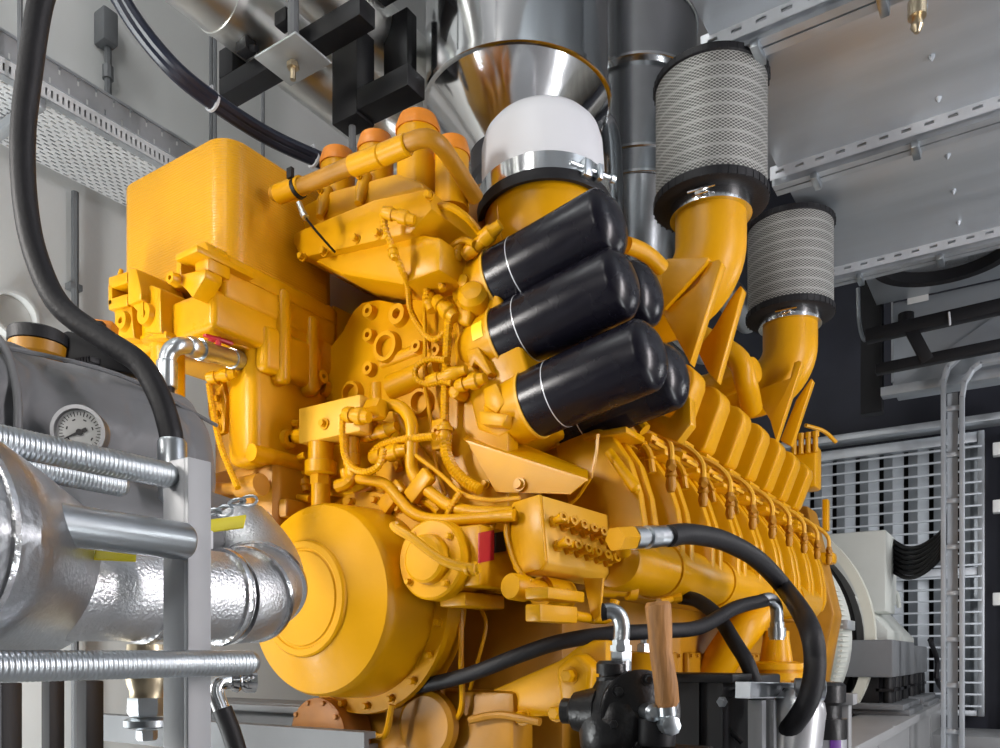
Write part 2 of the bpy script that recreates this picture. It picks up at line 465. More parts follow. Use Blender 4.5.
# vertical coolant pipes below the base
for px, Y, r in ((168, 1.54, .05), (139, 1.60, .05)):
    a = yp(px, 335, Y); bot = a.copy(); bot.z = .3
    m = MB(); m.lathe(a, (0, 0, -1), [(-.02, r*1.5), (.03, r*1.5), (.04, r*1.1), (.05, r), (a.z-.32, r)], 20)
    m.build('coolant_pipe', yellow, ENG)
# lower dark castings left of the drum
m = MB(); m.bb(-2.5, -1.98, 1.72, 2.02, .28, .62, .03); m.bb(-2.3, -1.95, 1.75, 2.0, .44, .5, .01)
m.build('front_support', yellow_shaded, ENG)
m = MB(); m.tube([yp(198, 487, 1.7), yp(228, 489, 1.7), yp(262, 486, 1.7)], .02, 12, smooth=False)
m.lathe(yp(240, 488, 1.68), (1, 0, 0), [(0, .034), (.1, .034)], 14); m.lathe(yp(205, 452, 1.7), (0, -1, 0), [(0, .03), (.05, .03), (.06, .02)], 14)
m.build('front_cross_pipe', yellow_shaded, ENG)

# --- breather housing with canisters
m = MB()
Yh = 1.80
m.prism(poly_y([(292, 241), (294, 232), (374, 199), (428, 188), (432, 208), (410, 233), (300, 258)], Yh), (0, .34, 0), .008)
m.prism(poly_y([(300, 255), (400, 230), (440, 235), (440, 270), (400, 285), (340, 275)], Yh+.03), (0, .3, 0), .02)
BH = m.build('breather_housing', yellow, ENG)
bolts([(yp(px, py, Yh), (0, -1, 0)) for px, py in ((303, 257), (325, 252), (357, 239), (379, 234), (411, 222), (430, 196))], BH, yellow, .011, .016)
m = MB(); m.prism(poly_y([(284, 214), (330, 190), (395, 172), (420, 180), (428, 190), (296, 232), (290, 228)], Yh+.06), (0, .22, 0), .015)
m.build('breather_deck', yellow, ENG)
for px, top, bot, w in ((338, 162, 215, 34), (376, 147, 205, 35), (418, 129, 200, 42), (452, 152, 210, 34)):
    c = yp(px, top, Yh+.13); d = -SA*c.x+CA*c.y; r = w/2*d/FX
    z1 = (CY-bot)*d/FX
    m = MB(); m.lathe((c.x, c.y, z1), (0, 0, 1), [(0, r), (c.z-z1, r)], 28)
    bc = m.build('breather_canister', yellow, ENG)
    m = MB(); m.lathe((c.x, c.y, c.z-.005), (0, 0, 1), [(-.012, r*1.07), (.004, r*1.07), (.012, r*1.02), (.034, r*.9), (.044, r*.6), (.046, .001)], 28)
    m.build('cap', orange, bc, label='heat-tinted orange cap')
    if px < 400:
        m = MB(); q = V(c.x+.01, c.y-r-.01, c.z-.15); m.lathe(q, (0, -.35, -1), [(-.03, .02), (.03, .022), (.08, .012)], 12); m.bolt(q+V(0, -.022, .01), (0, -1, 0), .008)
        m.build('nozzle', yellow, bc)
m = MB(); m.tube([yp(274, 193, 1.70), yp(300, 187, 1.70), yp(350, 166, 1.70), yp(400, 146, 1.70), yp(424, 138, 1.71), yp(440, 145, 1.75), yp(458, 170, 1.85), yp(476, 198, 1.95)], .0235, 16, sub=6)
BP = m.build('breather_pipe', yellow_shaded, ENG)
for (a, bb_) in (((278, 194.5), (302, 185)), ((352, 166), (382, 155)), ((382, 155), (408, 144))):
    m = MB(); p0, p1 = yp(*a, 1.70), yp(*bb_, 1.70); m.lathe(p0, p1-p0, [(0, .026), (.004, .029), ((p1-p0).length-.004, .029), ((p1-p0).length, .026)], 16); m.build('sleeve', yellow, BP)
m = MB(); p0 = yp(298, 188, 1.70); m.lathe(p0, V(1, 0, .15), [(-.006, .031), (.006, .031)], 18); m.box(p0+V(0, -.03, .03), (.02, .012, .03)); m.build('hose_clamp', black_steel, BP)
m = MB(); m.tube([yp(299, 203, 1.68), yp(303, 213, 1.68)], .009, 8, smooth=False); m.lathe(yp(303, 213, 1.68), yp(306, 218, 1.68)-yp(303, 213, 1.68), [(0, .011), (.02, .011)], 8)
sn = m.build('sensor', zinc, ENG, label='small bright sensor plug')
m = MB(); m.tube([yp(306, 218, 1.68), yp(318, 233, 1.72), yp(335, 252, 1.80)], .0035, 6); m.build('lead', black_steel, sn)

# --- crank damper drum
m = MB()
m.lathe((XC, 1.625, .168), (0, 1, 0), [(.0, .001), (.0, .135), (.004, .139), (.004, .143), (0, .147), (0, .164), (.005, .169), (.012, .170), (.055, .265), (.060, .276), (.075, .284), (.095, .286), (.27, .298), (.275, .29)], 72)
DR = m.build('damper_drum', yellow, ENG)
m = MB(); m.lathe((XC, 1.87, .168), (0, 1, 0), [(0, .29), (0, .345), (.02, .348), (.025, .335), (.1, .34)], 64)
fl = m.build('flange', yellow, DR)
bolts([((XC+.322*math.cos(a), 1.87, .168+.322*math.sin(a)), (0, -1, 0)) for a in [2*math.pi*k/20+.1 for k in range(20)]], fl, yellow, .011, .016)
m = MB(); m.prism(poly_y([(418, 606), (440, 602), (448, 612), (432, 655), (400, 700), (375, 712), (372, 700), (400, 672), (412, 640)], 1.93), (0, .05, 0), .008)
m.build('lower_bracket', yellow, ENG)

# --- accessory drive to the right of the drum
XA, ZA = -1.363, .265
m = MB()
m.lathe((XA, 1.70, ZA), (0, 1, 0), [(0, .001), (0, .058), (.006, .066), (.03, .069), (.03, .104), (.036, .110), (.075, .112), (.075, .10), (.16, .098), (.22, .078), (.36, .07), (.46, .07)], 40)
AD = m.build('accessory_drive', yellow, ENG)
bolts([((XA+.09*math.cos(R(a)), 1.73, ZA+.09*math.sin(R(a))), (0, -1, 0)) for a in (40, 130, 220, 310)], AD, yellow, .009, .014)
m = MB(); m.bb(XA-.02, XA+.07, 1.80, 2.0, .14, .18, .006); m.build('foot', yellow, AD)
# sleeve with the two plates
m = MB(); m.bb(-1.30, -1.225, 1.77, 2.05, .19, .355, .008); SL = m.build('junction_sleeve', yellow, ENG)
def plate_x(px0, px1, y0a, y1a, y0b, y1b, X, name, material, parent, lab=None, th=.004):
    m = MB(); m.prism([xp(px0, y0a, X), xp(px1, y0b, X), xp(px1, y1b, X), xp(px0, y1a, X)], (th, 0, 0)); return m.build(name, material, parent, label=lab)
m = MB(); m.bb(-1.226, -1.205, 1.935, 2.0, .235, .345); 
plate_x(478, 493, 533, 563, 530, 560, -1.225, 'warning_plate', red_m, SL, 'red plate')
plate_x(494, 505, 533, 553, 531, 551, -1.224, 'data_plate', label_black, SL, 'black plate')
m.bm.free()

# --- oil filter cans
AX = V(.98, 0, .2)
CANS = [((-1.33, 2.03, 1.124), .36), ((-1.31, 2.03, .948), .378), ((-1.212, 2.03, .739), .36), ((-1.33, 2.235, 1.0), .385), ((-1.235, 2.235, .745), .37)]
cr = .0985
for i, (c, L) in enumerate(CANS):
    c = Vector(c)
    m = MB(); m.lathe(c, AX, [(0, cr-.006), (.004, cr), (L-.006, cr), (L+.004, cr*.975), (L+.014, cr*.90), (L+.026, cr*.76), (L+.037, cr*.54), (L+.043, cr*.28), (L+.045, .001)], 48)
    f = m.build('oil_filter', black_can, ENG, label='glossy black oil filter can')
    m = MB(); m.lathe(c+AX.normalized()*.083, AX, [(0, cr), (0, cr+.0007), (.0028, cr+.0007), (.0028, cr)], 48, (False, False)); m.build('printed_ring', silver_line, f)
    m = MB(); m.lathe(c, AX, [(-.006, cr*.9), (-.006, cr+.004), (.003, cr+.004), (.003, cr*.9)], 48); m.build('gasket_ring', pale_yellow, f)
    m = MB(); m.lathe(c, AX, [(-.13, cr*.72), (-.10, cr*.86), (-.06, cr*.98), (-.006, cr*1.0)], 40); m.build('filter_mount', yellow, ENG)
# filter base casting: stepped body behind the cans
m = MB()
def up(px, py, Y): return yp(px, py, Y)
m.prism(poly_y([(446, 268), (470, 258), (492, 262), (500, 300), (516, 330), (530, 375), (530, 420), (498, 438), (476, 430), (468, 395), (455, 380), (452, 330), (458, 305)], 1.965), (0, .32, 0), .014, 3)
FB = m.build('filter_base', yellow, ENG)
FBD = []
class _S:
    def __getattr__(s, k):
        def f(*p, **q):
            m_ = MB(); getattr(m_, k)(*p, **q); m_.build('cast_detail', yellow, FB)
        return f
m = _S()
m.prism(poly_y([(453, 300), (466, 292), (471, 310), (468, 325), (456, 323)], 1.93), (0, .06, 0), .012, 3)
m.prism(poly_y([(464, 350), (478, 346), (492, 372), (486, 376), (474, 362), (470, 370)], 1.935), (0, .05, 0), .008)
m.prism(poly_y([(454, 368), (472, 366), (476, 374), (458, 376)], 1.93), (0, .06, 0), .006)
m.prism(poly_y([(482, 388), (496, 382), (505, 402), (496, 414), (484, 406)], 1.93), (0, .07, 0), .008)
m.prism(poly_y([(478, 410), (508, 414), (502, 426), (480, 424)], 1.92), (0, .08, 0), .006)
m.lathe(yp(474, 298, 1.95), (.4, -1, .3), [(-.02, .05), (.02, .046), (.035, .03), (.04, .001)], 20)
m.lathe(yp(467, 283, 1.95), (0, -1, 0), [(-.02, .02), (.025, .018), (.03, .001)], 14)
m.lathe(yp(459, 393, 1.94), (0, -1, 0), [(-.02, .022), (.025, .02), (.03, .012)], 14)
m = MB(); m.prism([xp(480, 323, -1.365), xp(487, 321, -1.365), xp(491, 339, -1.365), xp(483, 342, -1.365)], (.02, -.02, .004))
m.bm.free()
m = MB(); cc = Vector(CANS[1][0])
a0, a1 = R(-22), R(10)
uA, vA, wA = frame_of(AX)
pts = []
vv = []
for t in (-.055, -.018):
    row = []
    for k in range(6):
        a = None
        # angle measured round the mount, facing the camera side
        ang = R(-8)+R(30)*k/5
        row.append(cc+wA*t+(V(0, -1, 0)*math.cos(ang)+wA.cross(V(0, -1, 0)).normalized()*(-math.sin(ang)))*(cr*1.012))
    vv.append([m.bm.verts.new(p) for p in row])
for k in range(5): m.bm.faces.new((vv[0][k], vv[0][k+1], vv[1][k+1], vv[1][k]))
m.build('sticker', tag_yellow, FB, label='bright yellow sticker')

# --- sheet bracket under the filters
m = MB()
A, B_, C_, D_ = yp(466, 440, 1.93), yp(592, 482, 2.0), yp(566, 494, 2.0), yp(494, 491, 1.93)
m.prism([A, yp(588, 479, 1.95), yp(570, 494, 1.95), yp(496, 492, 1.95)], (0, .006, 0))
m.prism([yp(463, 439, 1.93), yp(482, 424, 2.1), yp(488, 436, 2.1), yp(470, 446, 1.93)], (0, .006, .004))
m.prism([A, yp(588, 479, 1.95), yp(588, 470, 2.1), yp(484, 428, 2.1)], (0, 0, -.006))
BR = m.build('sheet_bracket', yellow, ENG)
m = MB(); m.lathe(yp(521, 485, 1.95), (0, -1, 0), [(0, .02), (.012, .02), (.012, .014), (.022, .012)], 14); m.build('bolt', yellow, BR); bolts([(yp(486, 484, 1.95), (0, -1, 0))], BR, yellow, .01)

# --- manifold block with test ports
ex = (yp(545, 500, 1.90)-yp(513, 517, 1.92))
MBX = thing  # (name kept short)
m = MB()
fr = [yp(513, 512, 1.86), yp(517, 504, 1.86), yp(532, 498, 1.86), yp(545, 571, 1.86), yp(541, 578, 1.86), yp(521, 568, 1.86)]
back = xp(612, 520, -1.09)-xp(535, 501, -1.09)
L_ = xp(611, 540, -1.10)-xp(536, 530, -1.10)
uF = V(.985, -.05, -.17).normalized()
vF = V(0, 1, 0); 
cF = yp(529, 536, 1.86)
wdir = V(.10, 1, -.02).normalized()
nrm = V(1, -.10, .12).normalized()
upv = wdir.cross(nrm)*-1
upv = nrm.cross(wdir)
if upv.z < 0: upv = -upv
hw, hh = .055, .1
o = cF
prof = [(-hw, -hh+.02), (-hw, hh-.025), (-hw+.02, hh), (hw, hh), (hw, -hh+.02), (hw-.02, -hh), (-hw+.02, -hh)]
m.prism([o+nrm*a+upv*b for a, b in prof], wdir*.40, .006)
MN = m.build('test_port_block', pale_yellow, ENG)  # paleness of the lit side put into the block colour
m = MB(); m.prism([o+nrm*a*1.0+upv*b*1.0 for a, b in prof], wdir*-.012, .003); m.build('end_plate', yellow, MN)
for row, zz in ((0, .03), (1, -.035)):
    for k in range(6):
        base = o+nrm*hw+upv*(zz-.003*k)+wdir*(.035+.050*k+.010*row)
        dr = (nrm*.9-V(0, .25, 0)+V(0, 0, .1)).normalized()
        m = MB(); m.hexa(base, dr, .0165, .016); m.lathe(base+dr*.014, dr, [(0, .011), (.022, .011), (.022, .0135), (.036, .0135), (.036, .006), (.03, .006), (.03, .0005)], 12)
        dr2 = (dr+upv*.9*(1 if k % 2 else -1)*.25+wdir*.5).normalized()
        m.lathe(base+dr*.012, dr2, [(0, .007), (.028, .007), (.03, .0085), (.038, .0085)], 10)
        m.build('test_port', yellow, MN)
# strap and handle at its far end
m = MB(); e = o+wdir*.40
m.tube([e+upv*-.06+nrm*.05, e+upv*-.045+nrm*.05+wdir*.06, e+upv*-.075+nrm*.05+wdir*.1, e+upv*-.1+nrm*.05+wdir*.03], .009, 8)
m.box(e+upv*-.085+nrm*.02+wdir*.04, (.05, .09, .03), .004, nrm, wdir)
m.build('end_bracket', yellow, ENG)

# fuel filter / cylinders below the block
def cylpart(name, px, py, Y, length, r, material=yellow, prof=None, axis=V(0, 1, 0)):
    p = yp(px, py, Y); m = MB()
    m.lathe(p, axis, prof or [(0, r*.9), (.006, r), (length, r)], 24); return m.build(name, material, ENG)
cylpart('actuator', 510, 586, 1.80, .3, .036, yellow, [(0, .001), (0, .033), (.006, .036), (.06, .036), (.06, .03), (.13, .03), (.13, .044), (.24, .044), (.245, .038)], V(.15, 1, -.05))
m = MB(); p = yp(552, 614, 1.85); m.box(p, (.05, .17, .045), .005, V(1, -.1, 0), V(.1, 1, 0)); m.box(p+V(.0, .02, .05), (.07, .2, .03), .005)
m.tube([p+V(.02, .08, 0), p+V(.02, .2, -.005), p+V(.04, .26, 0), p+V(.05, .28, .05)], .014, 12)
m.build('linkage_box', yellow, ENG)
m = MB(); m.prism(poly_y([(583, 578), (603, 578), (600, 615), (594, 622), (590, 612)], 2.02), (0, .012, 0), .002); m.build('hanger_plate', yellow, ENG)
m = MB(); p = xp(597, 590, -1.08); q = p+V(.10, .12, -.005); m.lathe(p, q-p, [(0, .02), (.06, .02), (.06, .016), (.1, .016), (.1, .026), (.125, .026), (.125, .014), (.11, .012), (.11, .001)], 16); m.build('drain_plug', yellow, ENG)
m = MB(); _p0, _p1 = xp(632, 538, -.895), xp(674, 535.5, -.845); _w = (_p1-_p0).normalized(); m.hexa(_p0-_w*.07, _w, .034, .075); _q = _p0-_w*.035; m.cyl(_q, _q+V(-.042, .092, -.02), .022); m.build('hose_port', yellow, ENG)

# --- right bank: manifold, runners, heads, covers, leads
m = MB()
m.lathe((-1.02, 2.16, .285), (0, 1, 0), [(0, .05), (.01, .08), (.03, .09), (2.42, .09), (2.46, .075), (2.48, .001)], 36)
MF = m.build('water_manifold', yellow, ENG)
for k in range(4):
    m = MB(); m.lathe((-1.02, 2.48+.55*k, .285), (0, 1, 0), [(0, .09), (.0, .097), (.018, .097), (.018, .09)], 36, (False, False)); m.build('coupling_ring', yellow, MF)
NB = 9
def arc_profile(o=0.0):
    pts = [(-1.25, .72), (-1.10, .70-o), (-1.035-o*.6, .655-o), (-.985-o, .58-o*.6), (-.952-o, .48), (-.936-o, .38), (-.935-o, .30), (-.955-o, .25), (-1.02, .24), (-1.14, .28)]
    return pts
for k in range(NB):
    Y0 = 2.19+.30*k
    m = MB()
    for dy in (0, .085): m.prism([(a, Y0+dy, b) for a, b in arc_profile()], (0, .045, 0), .011, 2)
    m.prism([(a, Y0+.02, b) for a, b in arc_profile(.03)], (0, .08, 0), .004, 1)
    ru = m.build('intake_runner', yellow, ENG)
    m = MB(); m.bb(-1.13, -.985, Y0-.015, Y0+.125, .655, .675, .005); m.build('runner_flange', yellow, ru)
# web joining the runners behind
m = MB(); m.bb(-1.3, -1.13, 2.2, 4.9, .2, .7, .02); m.build('bank_wall', yellow_shaded, ENG)
a_ = R(21); ub = V(math.cos(a_), 0, -math.sin(a_)); vb = V(math.sin(a_), 0, math.cos(a_))
O = V(-1.0, 2.55, 1.055)
def bank(u, v, y=0): return O+ub*u+vb*v+V(0, y, 0)
m = MB()
m.prism([bank(-.42, -.25), bank(-.015, -.255), bank(.0, -.235), bank(0, -.055), bank(-.012, -.022), bank(-.045, 0), bank(-.42, 0)], (0, .125, 0), .022, 3)
RC = m.build('rocker_cover', yellow, ENG)
m = MB()
m.prism([bank(-.42, -.255), bank(.018, -.255), bank(.018, -.272), bank(-.42, -.272)], (0, .15, 0), .003); m.build('cover_flange', yellow, RC)
m = MB()
m.prism([bank(-.40, -.272, .02), bank(-.03, -.272, .02), bank(-.03, -.37, .02), bank(-.40, -.37, .02)], (0, .2, 0), .008)
m.prism([bank(-.05, -.30, .05), bank(.03, -.30, .05), bank(.03, -.34, .05), bank(-.05, -.34, .05)], (0, .13, 0), .006)
HD = m.build('cylinder_head', yellow, ENG)
for uu, v0 in ((.02, -.285), (.045, -.325)):
    m = MB(); m.box(bank(uu, v0, .11), (.016, .12, .012), .002, ub, V(0, 1, 0)); m.build('clamp_bar', pale_yellow, HD)
# ignition leads
p0 = bank(-.03, -.31, .165)
m = MB(); m.tube([p0, p0+V(.07, .0, -.008), p0+V(.145, .01, -.05), p0+V(.188, .015, -.105), p0+V(.192, .015, -.165)], .0105, 8)
m.lathe(p0-V(.012, 0, -.004), V(.9, 0, -.25), [(0, .014), (.03, .014)], 10)
LD = m.build('ignition_lead', pale_yellow, ENG)
m = MB(); e = p0+V(.192, .015, -.155); m.lathe(e, (0, 0, -1), [(0, .013), (.02, .018), (.026, .015), (.05, .02), (.055, .015), (.08, .018), (.1, .012)], 12)
m.tube([e+V(0, 0, -.03), e+V(.015, -.03, -.03)], .012, 8, smooth=False)
m.build('connector', yellow_shaded, LD)
m = MB(); q = p0+V(.05, .045, -.06); m.tube([q, q+V(.05, 0, -.05), q+V(.065, 0, -.12)], .015, 10); 
m.lathe(q+V(.03, 0, -.025), V(.6, 0, -.6), [(0, .019), (.008, .019)], 12); m.lathe(q+V(.058, 0, -.07), V(.2, 0, -1), [(0, .019), (.008, .019)], 12)
FT = m.build('gas_tube', yellow, ENG)
for k in range(-1, 8):
    if k == 0: continue
    copy_part(RC, (0, .30*k, 0)); copy_part(HD, (0, .30*k, 0)); copy_part(LD, (0, .30*k, 0)); copy_part(FT, (0, .30*k, 0))
# slanted pin on the first runner and support bracket above it
m = MB(); p0, p1 = yp(609, 452, 2.17), yp(636, 489, 2.15); m.lathe(p0, p1-p0, [(0, .014), ((p1-p0).length, .017), ((p1-p0).length+.01, .008)], 12); m.build('support_pin', yellow, ENG)
m = MB(); m.prism(poly_y([(642, 426), (651, 409), (656, 408), (662, 415), (669, 417), (675, 411), (678, 398), (690, 396), (691, 424), (677, 442), (663, 437)], 2.36), (0, .05, 0), .006); m.build('lifting_bracket', yellow, ENG)
MB().tube([yp(634, 418, 2.3), yp(645, 430, 2.3)], .02, 10, smooth=False).build('pin', yellow, ENG)
m = MB(); m.tube([xp(688, 398, -.96), xp(686, 407, -.96), xp(687, 417, -.96), xp(690, 420, -.96), xp(692, 412, -.96), xp(690, 400, -.96)], .005, 8); m.build('lifting_eye', pale_yellow, ENG)
m = MB(); m.tube([yp(598, 434, 2.1), yp(596, 455, 2.1), yp(591, 478, 2.1)], .005, 6); m.tube([yp(590, 478, 2.1), yp(578, 496, 2.1), yp(568, 505, 2.1)], .006, 6); m.build('wire_stay', yellow, ENG)
# rear end fittings
MB().bb(-.99, -.96, 4.86, 4.92, .72, .90, .005).build('rear_bracket', yellow, ENG); MB().bb(-1.1, -.96, 5.02, 5.14, .55, .62, .02).build('rear_bracket', yellow, ENG)
m = MB(); m.bb(-1.2, -1.05, 4.98, 5.15, 1.0, 1.26, .02)
m.tube([(-1.1, 4.95, 1.36), (-1.03, 5.1, 1.35), (-.98, 5.2, 1.30)], .012, 8)
for k in range(4): m.lathe((-1.17+.04*k, 4.97, 1.20), (0, 0, 1), [(0, .016), (.09, .016), (.09, .022), (.12, .022)], 10)
m.build('rear_terminal_box', yellow, ENG)
m = MB(); m.prism([(-2.3, 5.0, -.6), (-1.1, 5.0, -.6), (-.95, 5.0, .25), (-1.1, 5.0, .9), (-2.4, 5.0, .9)], (0, .25, 0), .02); m.build('flywheel_housing', yellow_shaded, ENG)

# --- air filters on their elbows
def air_intake(Yc, plates):
    Xc = -1.0
    m = MB(); pts = [(Xc, Yc, 1.70), (Xc, Yc, 1.62), (Xc, Yc, 1.545)]
    for k in range(1, 8):
        a = R(90*k/7); pts.append((Xc-.19+.19*math.cos(a), Yc, 1.545-.19*math.sin(a)))
    pts += [(Xc-.3, Yc, 1.355), (Xc-.45, Yc, 1.355)]
    m.tube(pts, .13, 32, sub=2); el = m.build('intake_elbow', yellow, ENG)
    m = MB(); m.lathe((Xc, Yc, 1.645), (0, 0, 1), [(0, .132), (0, .150), (.05, .150), (.05, .132)], 40)
    m.box((Xc+.02, Yc-.155, 1.67), (.05, .018, .03), .004); m.tube([(Xc-.03, Yc-.165, 1.672), (Xc+.07, Yc-.16, 1.672)], .005, 8, smooth=False)
    m.build('clamp_band', chrome, el, label='steel clamp band')
    m = MB(); m.lathe((Xc, Yc, 1.705), (0, 0, 1), [(0, .203), (.435, .203)], 72, (False, False)); af = m.build('air_filter', filter_mesh, ENG, label='pleated air filter in grey expanded-metal mesh')
    m = MB(); m.lathe((Xc, Yc, 1.685), (0, 0, 1), [(0, .150), (0, .200), (.006, .210), (.034, .211), (.040, .204), (.04, .15)], 72)
    for k in range(40):
        a = 2*math.pi*k/40; m.box((Xc+.2105*math.cos(a), Yc+.2105*math.sin(a), 1.703), (.004, .006, .03), 0, (math.cos(a), math.sin(a), 0), (-math.sin(a), math.cos(a), 0))
    m.build('lower_end_ring', rubber, af, label='black rubber end ring')
    m = MB(); m.lathe((Xc, Yc, 2.125), (0, 0, 1), [(0, .15), (0, .206), (.004, .211), (.026, .211), (.03, .205), (.03, .001)], 72, (True, True))
    for k in range(40):
        a = 2*math.pi*k/40; m.box((Xc+.2105*math.cos(a), Yc+.2105*math.sin(a), 2.138), (.005, .007, .022), 0, (math.cos(a), math.sin(a), 0), (-math.sin(a), math.cos(a), 0))
    m.build('upper_end_ring', rubber, af, label='black rubber end ring')
    for Y, pts in plates:
        m = MB(); m.prism(poly_y(pts, Y), (0, .05, 0), .004); m.build('elbow_gusset', yellow, ENG)
air_intake(2.967, [(2.78, [(661, 262), (668, 258), (709, 257), (705, 264), (664, 309), (662, 290)]),
                   (2.80, [(719, 259), (722, 262), (690, 364), (684, 352), (662, 312), (682, 296), (697, 284), (703, 272), (707, 263)]),
                   (3.10, [(740, 285), (743, 288), (717, 382), (708, 372), (697, 350), (715, 325), (729, 300)])])
air_intake(4.165, [(3.98, [(799, 360), (802, 362), (776, 441), (770, 420), (753, 391), (778, 382), (790, 378), (794, 362)]),
                   (4.27, [(811, 378), (813, 380), (791, 446), (780, 440), (796, 400)])])
m = MB(); m.tube([(-1.30, 3.62, 1.5), (-1.10, 3.60, 1.34), (-1.07, 3.65, 1.24), (-1.10, 3.85, 1.18)], .05, 16); m.lathe((-1.30, 3.9, 1.33), (1, -.3, .1), [(-.2, .07), (.2, .07), (.23, .06), (.24, .001)], 20); m.build('bypass_pipe', yellow, ENG)
m = MB(); m.tube([yp(627, 245, 2.4), yp(640, 250, 2.45), yp(652, 258, 2.5), yp(662, 268, 2.55)], .026, 14); m.build('oil_line', yellow, ENG)
m = MB(); m.lathe((-1.5, 2.9, 1.16), (0, 1, 0), [(0, .16), (.3, .2), (.34, .1)], 28); m.lathe((-1.45, 4.15, 1.2), (0, 1, 0), [(-.15, .16), (.15, .2), (.2, .1)], 28); m.build('turbocharger', yellow_shaded, ENG)

# --- front intake with milky cap
cI = V(-1.305, 2.25, 1.425); axI = V(-.07, .05, 1).normalized()
m = MB(); m.lathe(cI, axI, [(-.30, .09), (-.24, .132), (-.17, .165), (-.10, .184), (-.03, .192), (.05, .190)], 48)
IB = m.build('intake_bowl', yellow, ENG)
m = MB(); u_, v_, w_ = frame_of(axI)
m.tube([cI+(V(-.35, -.94, 0).normalized())*r_+w_*t_ for t_, r_ in ((-.01, .189), (-.10, .184), (-.17, .167), (-.24, .137), (-.30, .104))], .004, 8); m.build('weld_seam', yellow, IB)
m = MB(); m.lathe(cI, axI, [(-.02, .190), (-.03, .203), (-.03, .214), (.002, .217), (.002, .19)], 56); m.build('seal_ring', rubber, IB, label='black rubber seal')
m = MB(); m.lathe(cI, axI, [(.002, .19), (.002, .212), (.058, .212), (.058, .19)], 56)
q = cI+axI*.03
m.build('clamp_band', chrome, IB, label='polished steel clamp band')
m = MB(); dq = (V(.9, -.43, 0)).normalized(); tq = V(.43, .9, 0)
m.box(q+dq*.222, (.03, .03, .05), .004, dq, tq); m.lathe(q+dq*.225-tq*.06, tq, [(0, .007), (.15, .007), (.15, .012), (.165, .012)], 10); m.box(q+dq*.225+tq*.045, (.03, .018, .045), .003, dq, tq)
m.build('clamp_latch', zinc, IB)
m = MB(); m.lathe(cI, axI, [(.05, .197), (.15, .197), (.21, .195), (.245, .186), (.268, .168), (.28, .14), (.286, .08), (.288, .001)], 56)
m.build('precleaner_cap', plastic_white, IB, label='milky white plastic intake cap')

# --- solenoid block on the front
m = MB(); m.bb(-1.925, -1.665, 1.78, 1.86, .672, .782, .004); SB = m.build('solenoid_block', pale_yellow, ENG)
MB().lathe(yp(325, 424, 1.78), (0, -1, 0), [(0, .018), (.006, .018), (.006, .011), (.02, .010)], 14).build('port_fitting', yellow, SB); MB().lathe((-1.93, 1.82, .71), (-1, 0, 0), [(0, .024), (.05, .024), (.06, .018)], 14).build('port_fitting', yellow, SB); MB().hexa((-1.66, 1.82, .74), (1, 0, 0), .034, .05).build('port_fitting', yellow, SB)
p = V(-1.868, 1.82, .672)
m = MB(); m.lathe(p, (0, 0, -1), [(0, .04), (.055, .04), (.058, .05), (.095, .05), (.1, .04)], 24); m.lathe(p-V(0, 0, .1), (0, 0, -1), [(0, .034), (.03, .034)], 6); m.lathe(p-V(0, 0, .13), (0, 0, -1), [(0, .03), (.07, .03), (.075, .026)], 20); m.build('solenoid', yellow, SB)
p = V(-1.735, 1.82, .672)
m = MB(); m.lathe(p, (0, 0, -1), [(0, .022), (.05, .022), (.052, .026), (.085, .026), (.09, .02), (.12, .02)], 16); m.tube([p-V(0, 0, .12), p-V(.01, .01, .14), p-V(.05, .01, .145)], .02, 10); m.build('solenoid', yellow, SB)

# --- pipes, conduits and harness on the front
def pipe(name, pts, Y, r, rib=None, material=yellow, n=8):
    q = [yp(a[0], a[1], a[2] if len(a) > 2 else Y) for a in pts]
    return MB().tube(q, r, n, sub=6, rib=rib).build(name, material, ENG)
RB = (.010, .0022)
pipe('sensor_conduit', [(383, 214, 1.74), (386, 230, 1.75), (393, 249, 1.77), (402, 270, 1.80), (408, 287, 1.86), (411, 311), (424, 333), (435, 339), (446, 331)], 1.93, .0105, RB)
pipe('sensor_conduit', [(427, 300), (427, 262), (429, 253), (435, 256), (438, 270), (443, 290)], 1.90, .012, RB)
pipe('oil_line', [(436, 257), (450, 248), (463, 240), (474, 244)], 1.91, .010)
pipe('oil_line', [(430, 209, 1.84), (448, 206, 1.85), (465, 216, 1.88), (476, 228, 1.92), (484, 240, 1.95)], 1.9, .011)
pipe('capillary_tube', [(424, 288), (425, 340), (425, 384), (428, 402), (431, 425), (437, 470), (445, 495)], 1.93, .0065)
pipe('sensor_conduit', [(446, 360), (430, 359), (417, 366), (416, 378), (427, 384), (442, 381), (452, 383)], 1.9, .0105, RB)
pipe('wiring_conduit', [(449, 320), (447, 350), (445, 400), (445, 440)], 1.92, .014, RB)
pipe('wiring_conduit', [(445, 440), (447, 455), (454, 470), (466, 482), (480, 490)], 1.9, .019, (.011, .003))
pipe('coolant_hose', [(380, 405), (398, 406), (408, 415), (412, 430), (411, 462), (416, 478), (430, 492), (450, 506), (475, 512), (515, 513)], 1.86, .019, n=12)
pipe('coolant_hose', [(398, 412), (404, 430), (420, 455), (432, 470)], 1.95, .019, n=12)
pipe('coolant_hose', [(345, 470), (348, 478), (362, 479), (385, 484), (398, 498), (414, 514), (440, 520), (480, 518), (515, 515)], 1.83, .017, n=12)
pipe('oil_line', [(300, 424), (284, 425), (276, 436), (275, 452), (280, 472)], 1.83, .014, n=10)
pipe('oil_line', [(306, 455), (292, 461), (283, 474), (281, 487), (290, 496), (310, 499)], 1.83, .012, n=10)
pipe('sensor_conduit', [(343, 415), (343, 440), (345, 456), (353, 468), (366, 472), (379, 465), (384, 448)], 1.78, .0115, RB)
pipe('sensor_conduit', [(371, 455), (380, 446), (395, 441), (415, 438), (434, 436)], 1.85, .0125, RB)
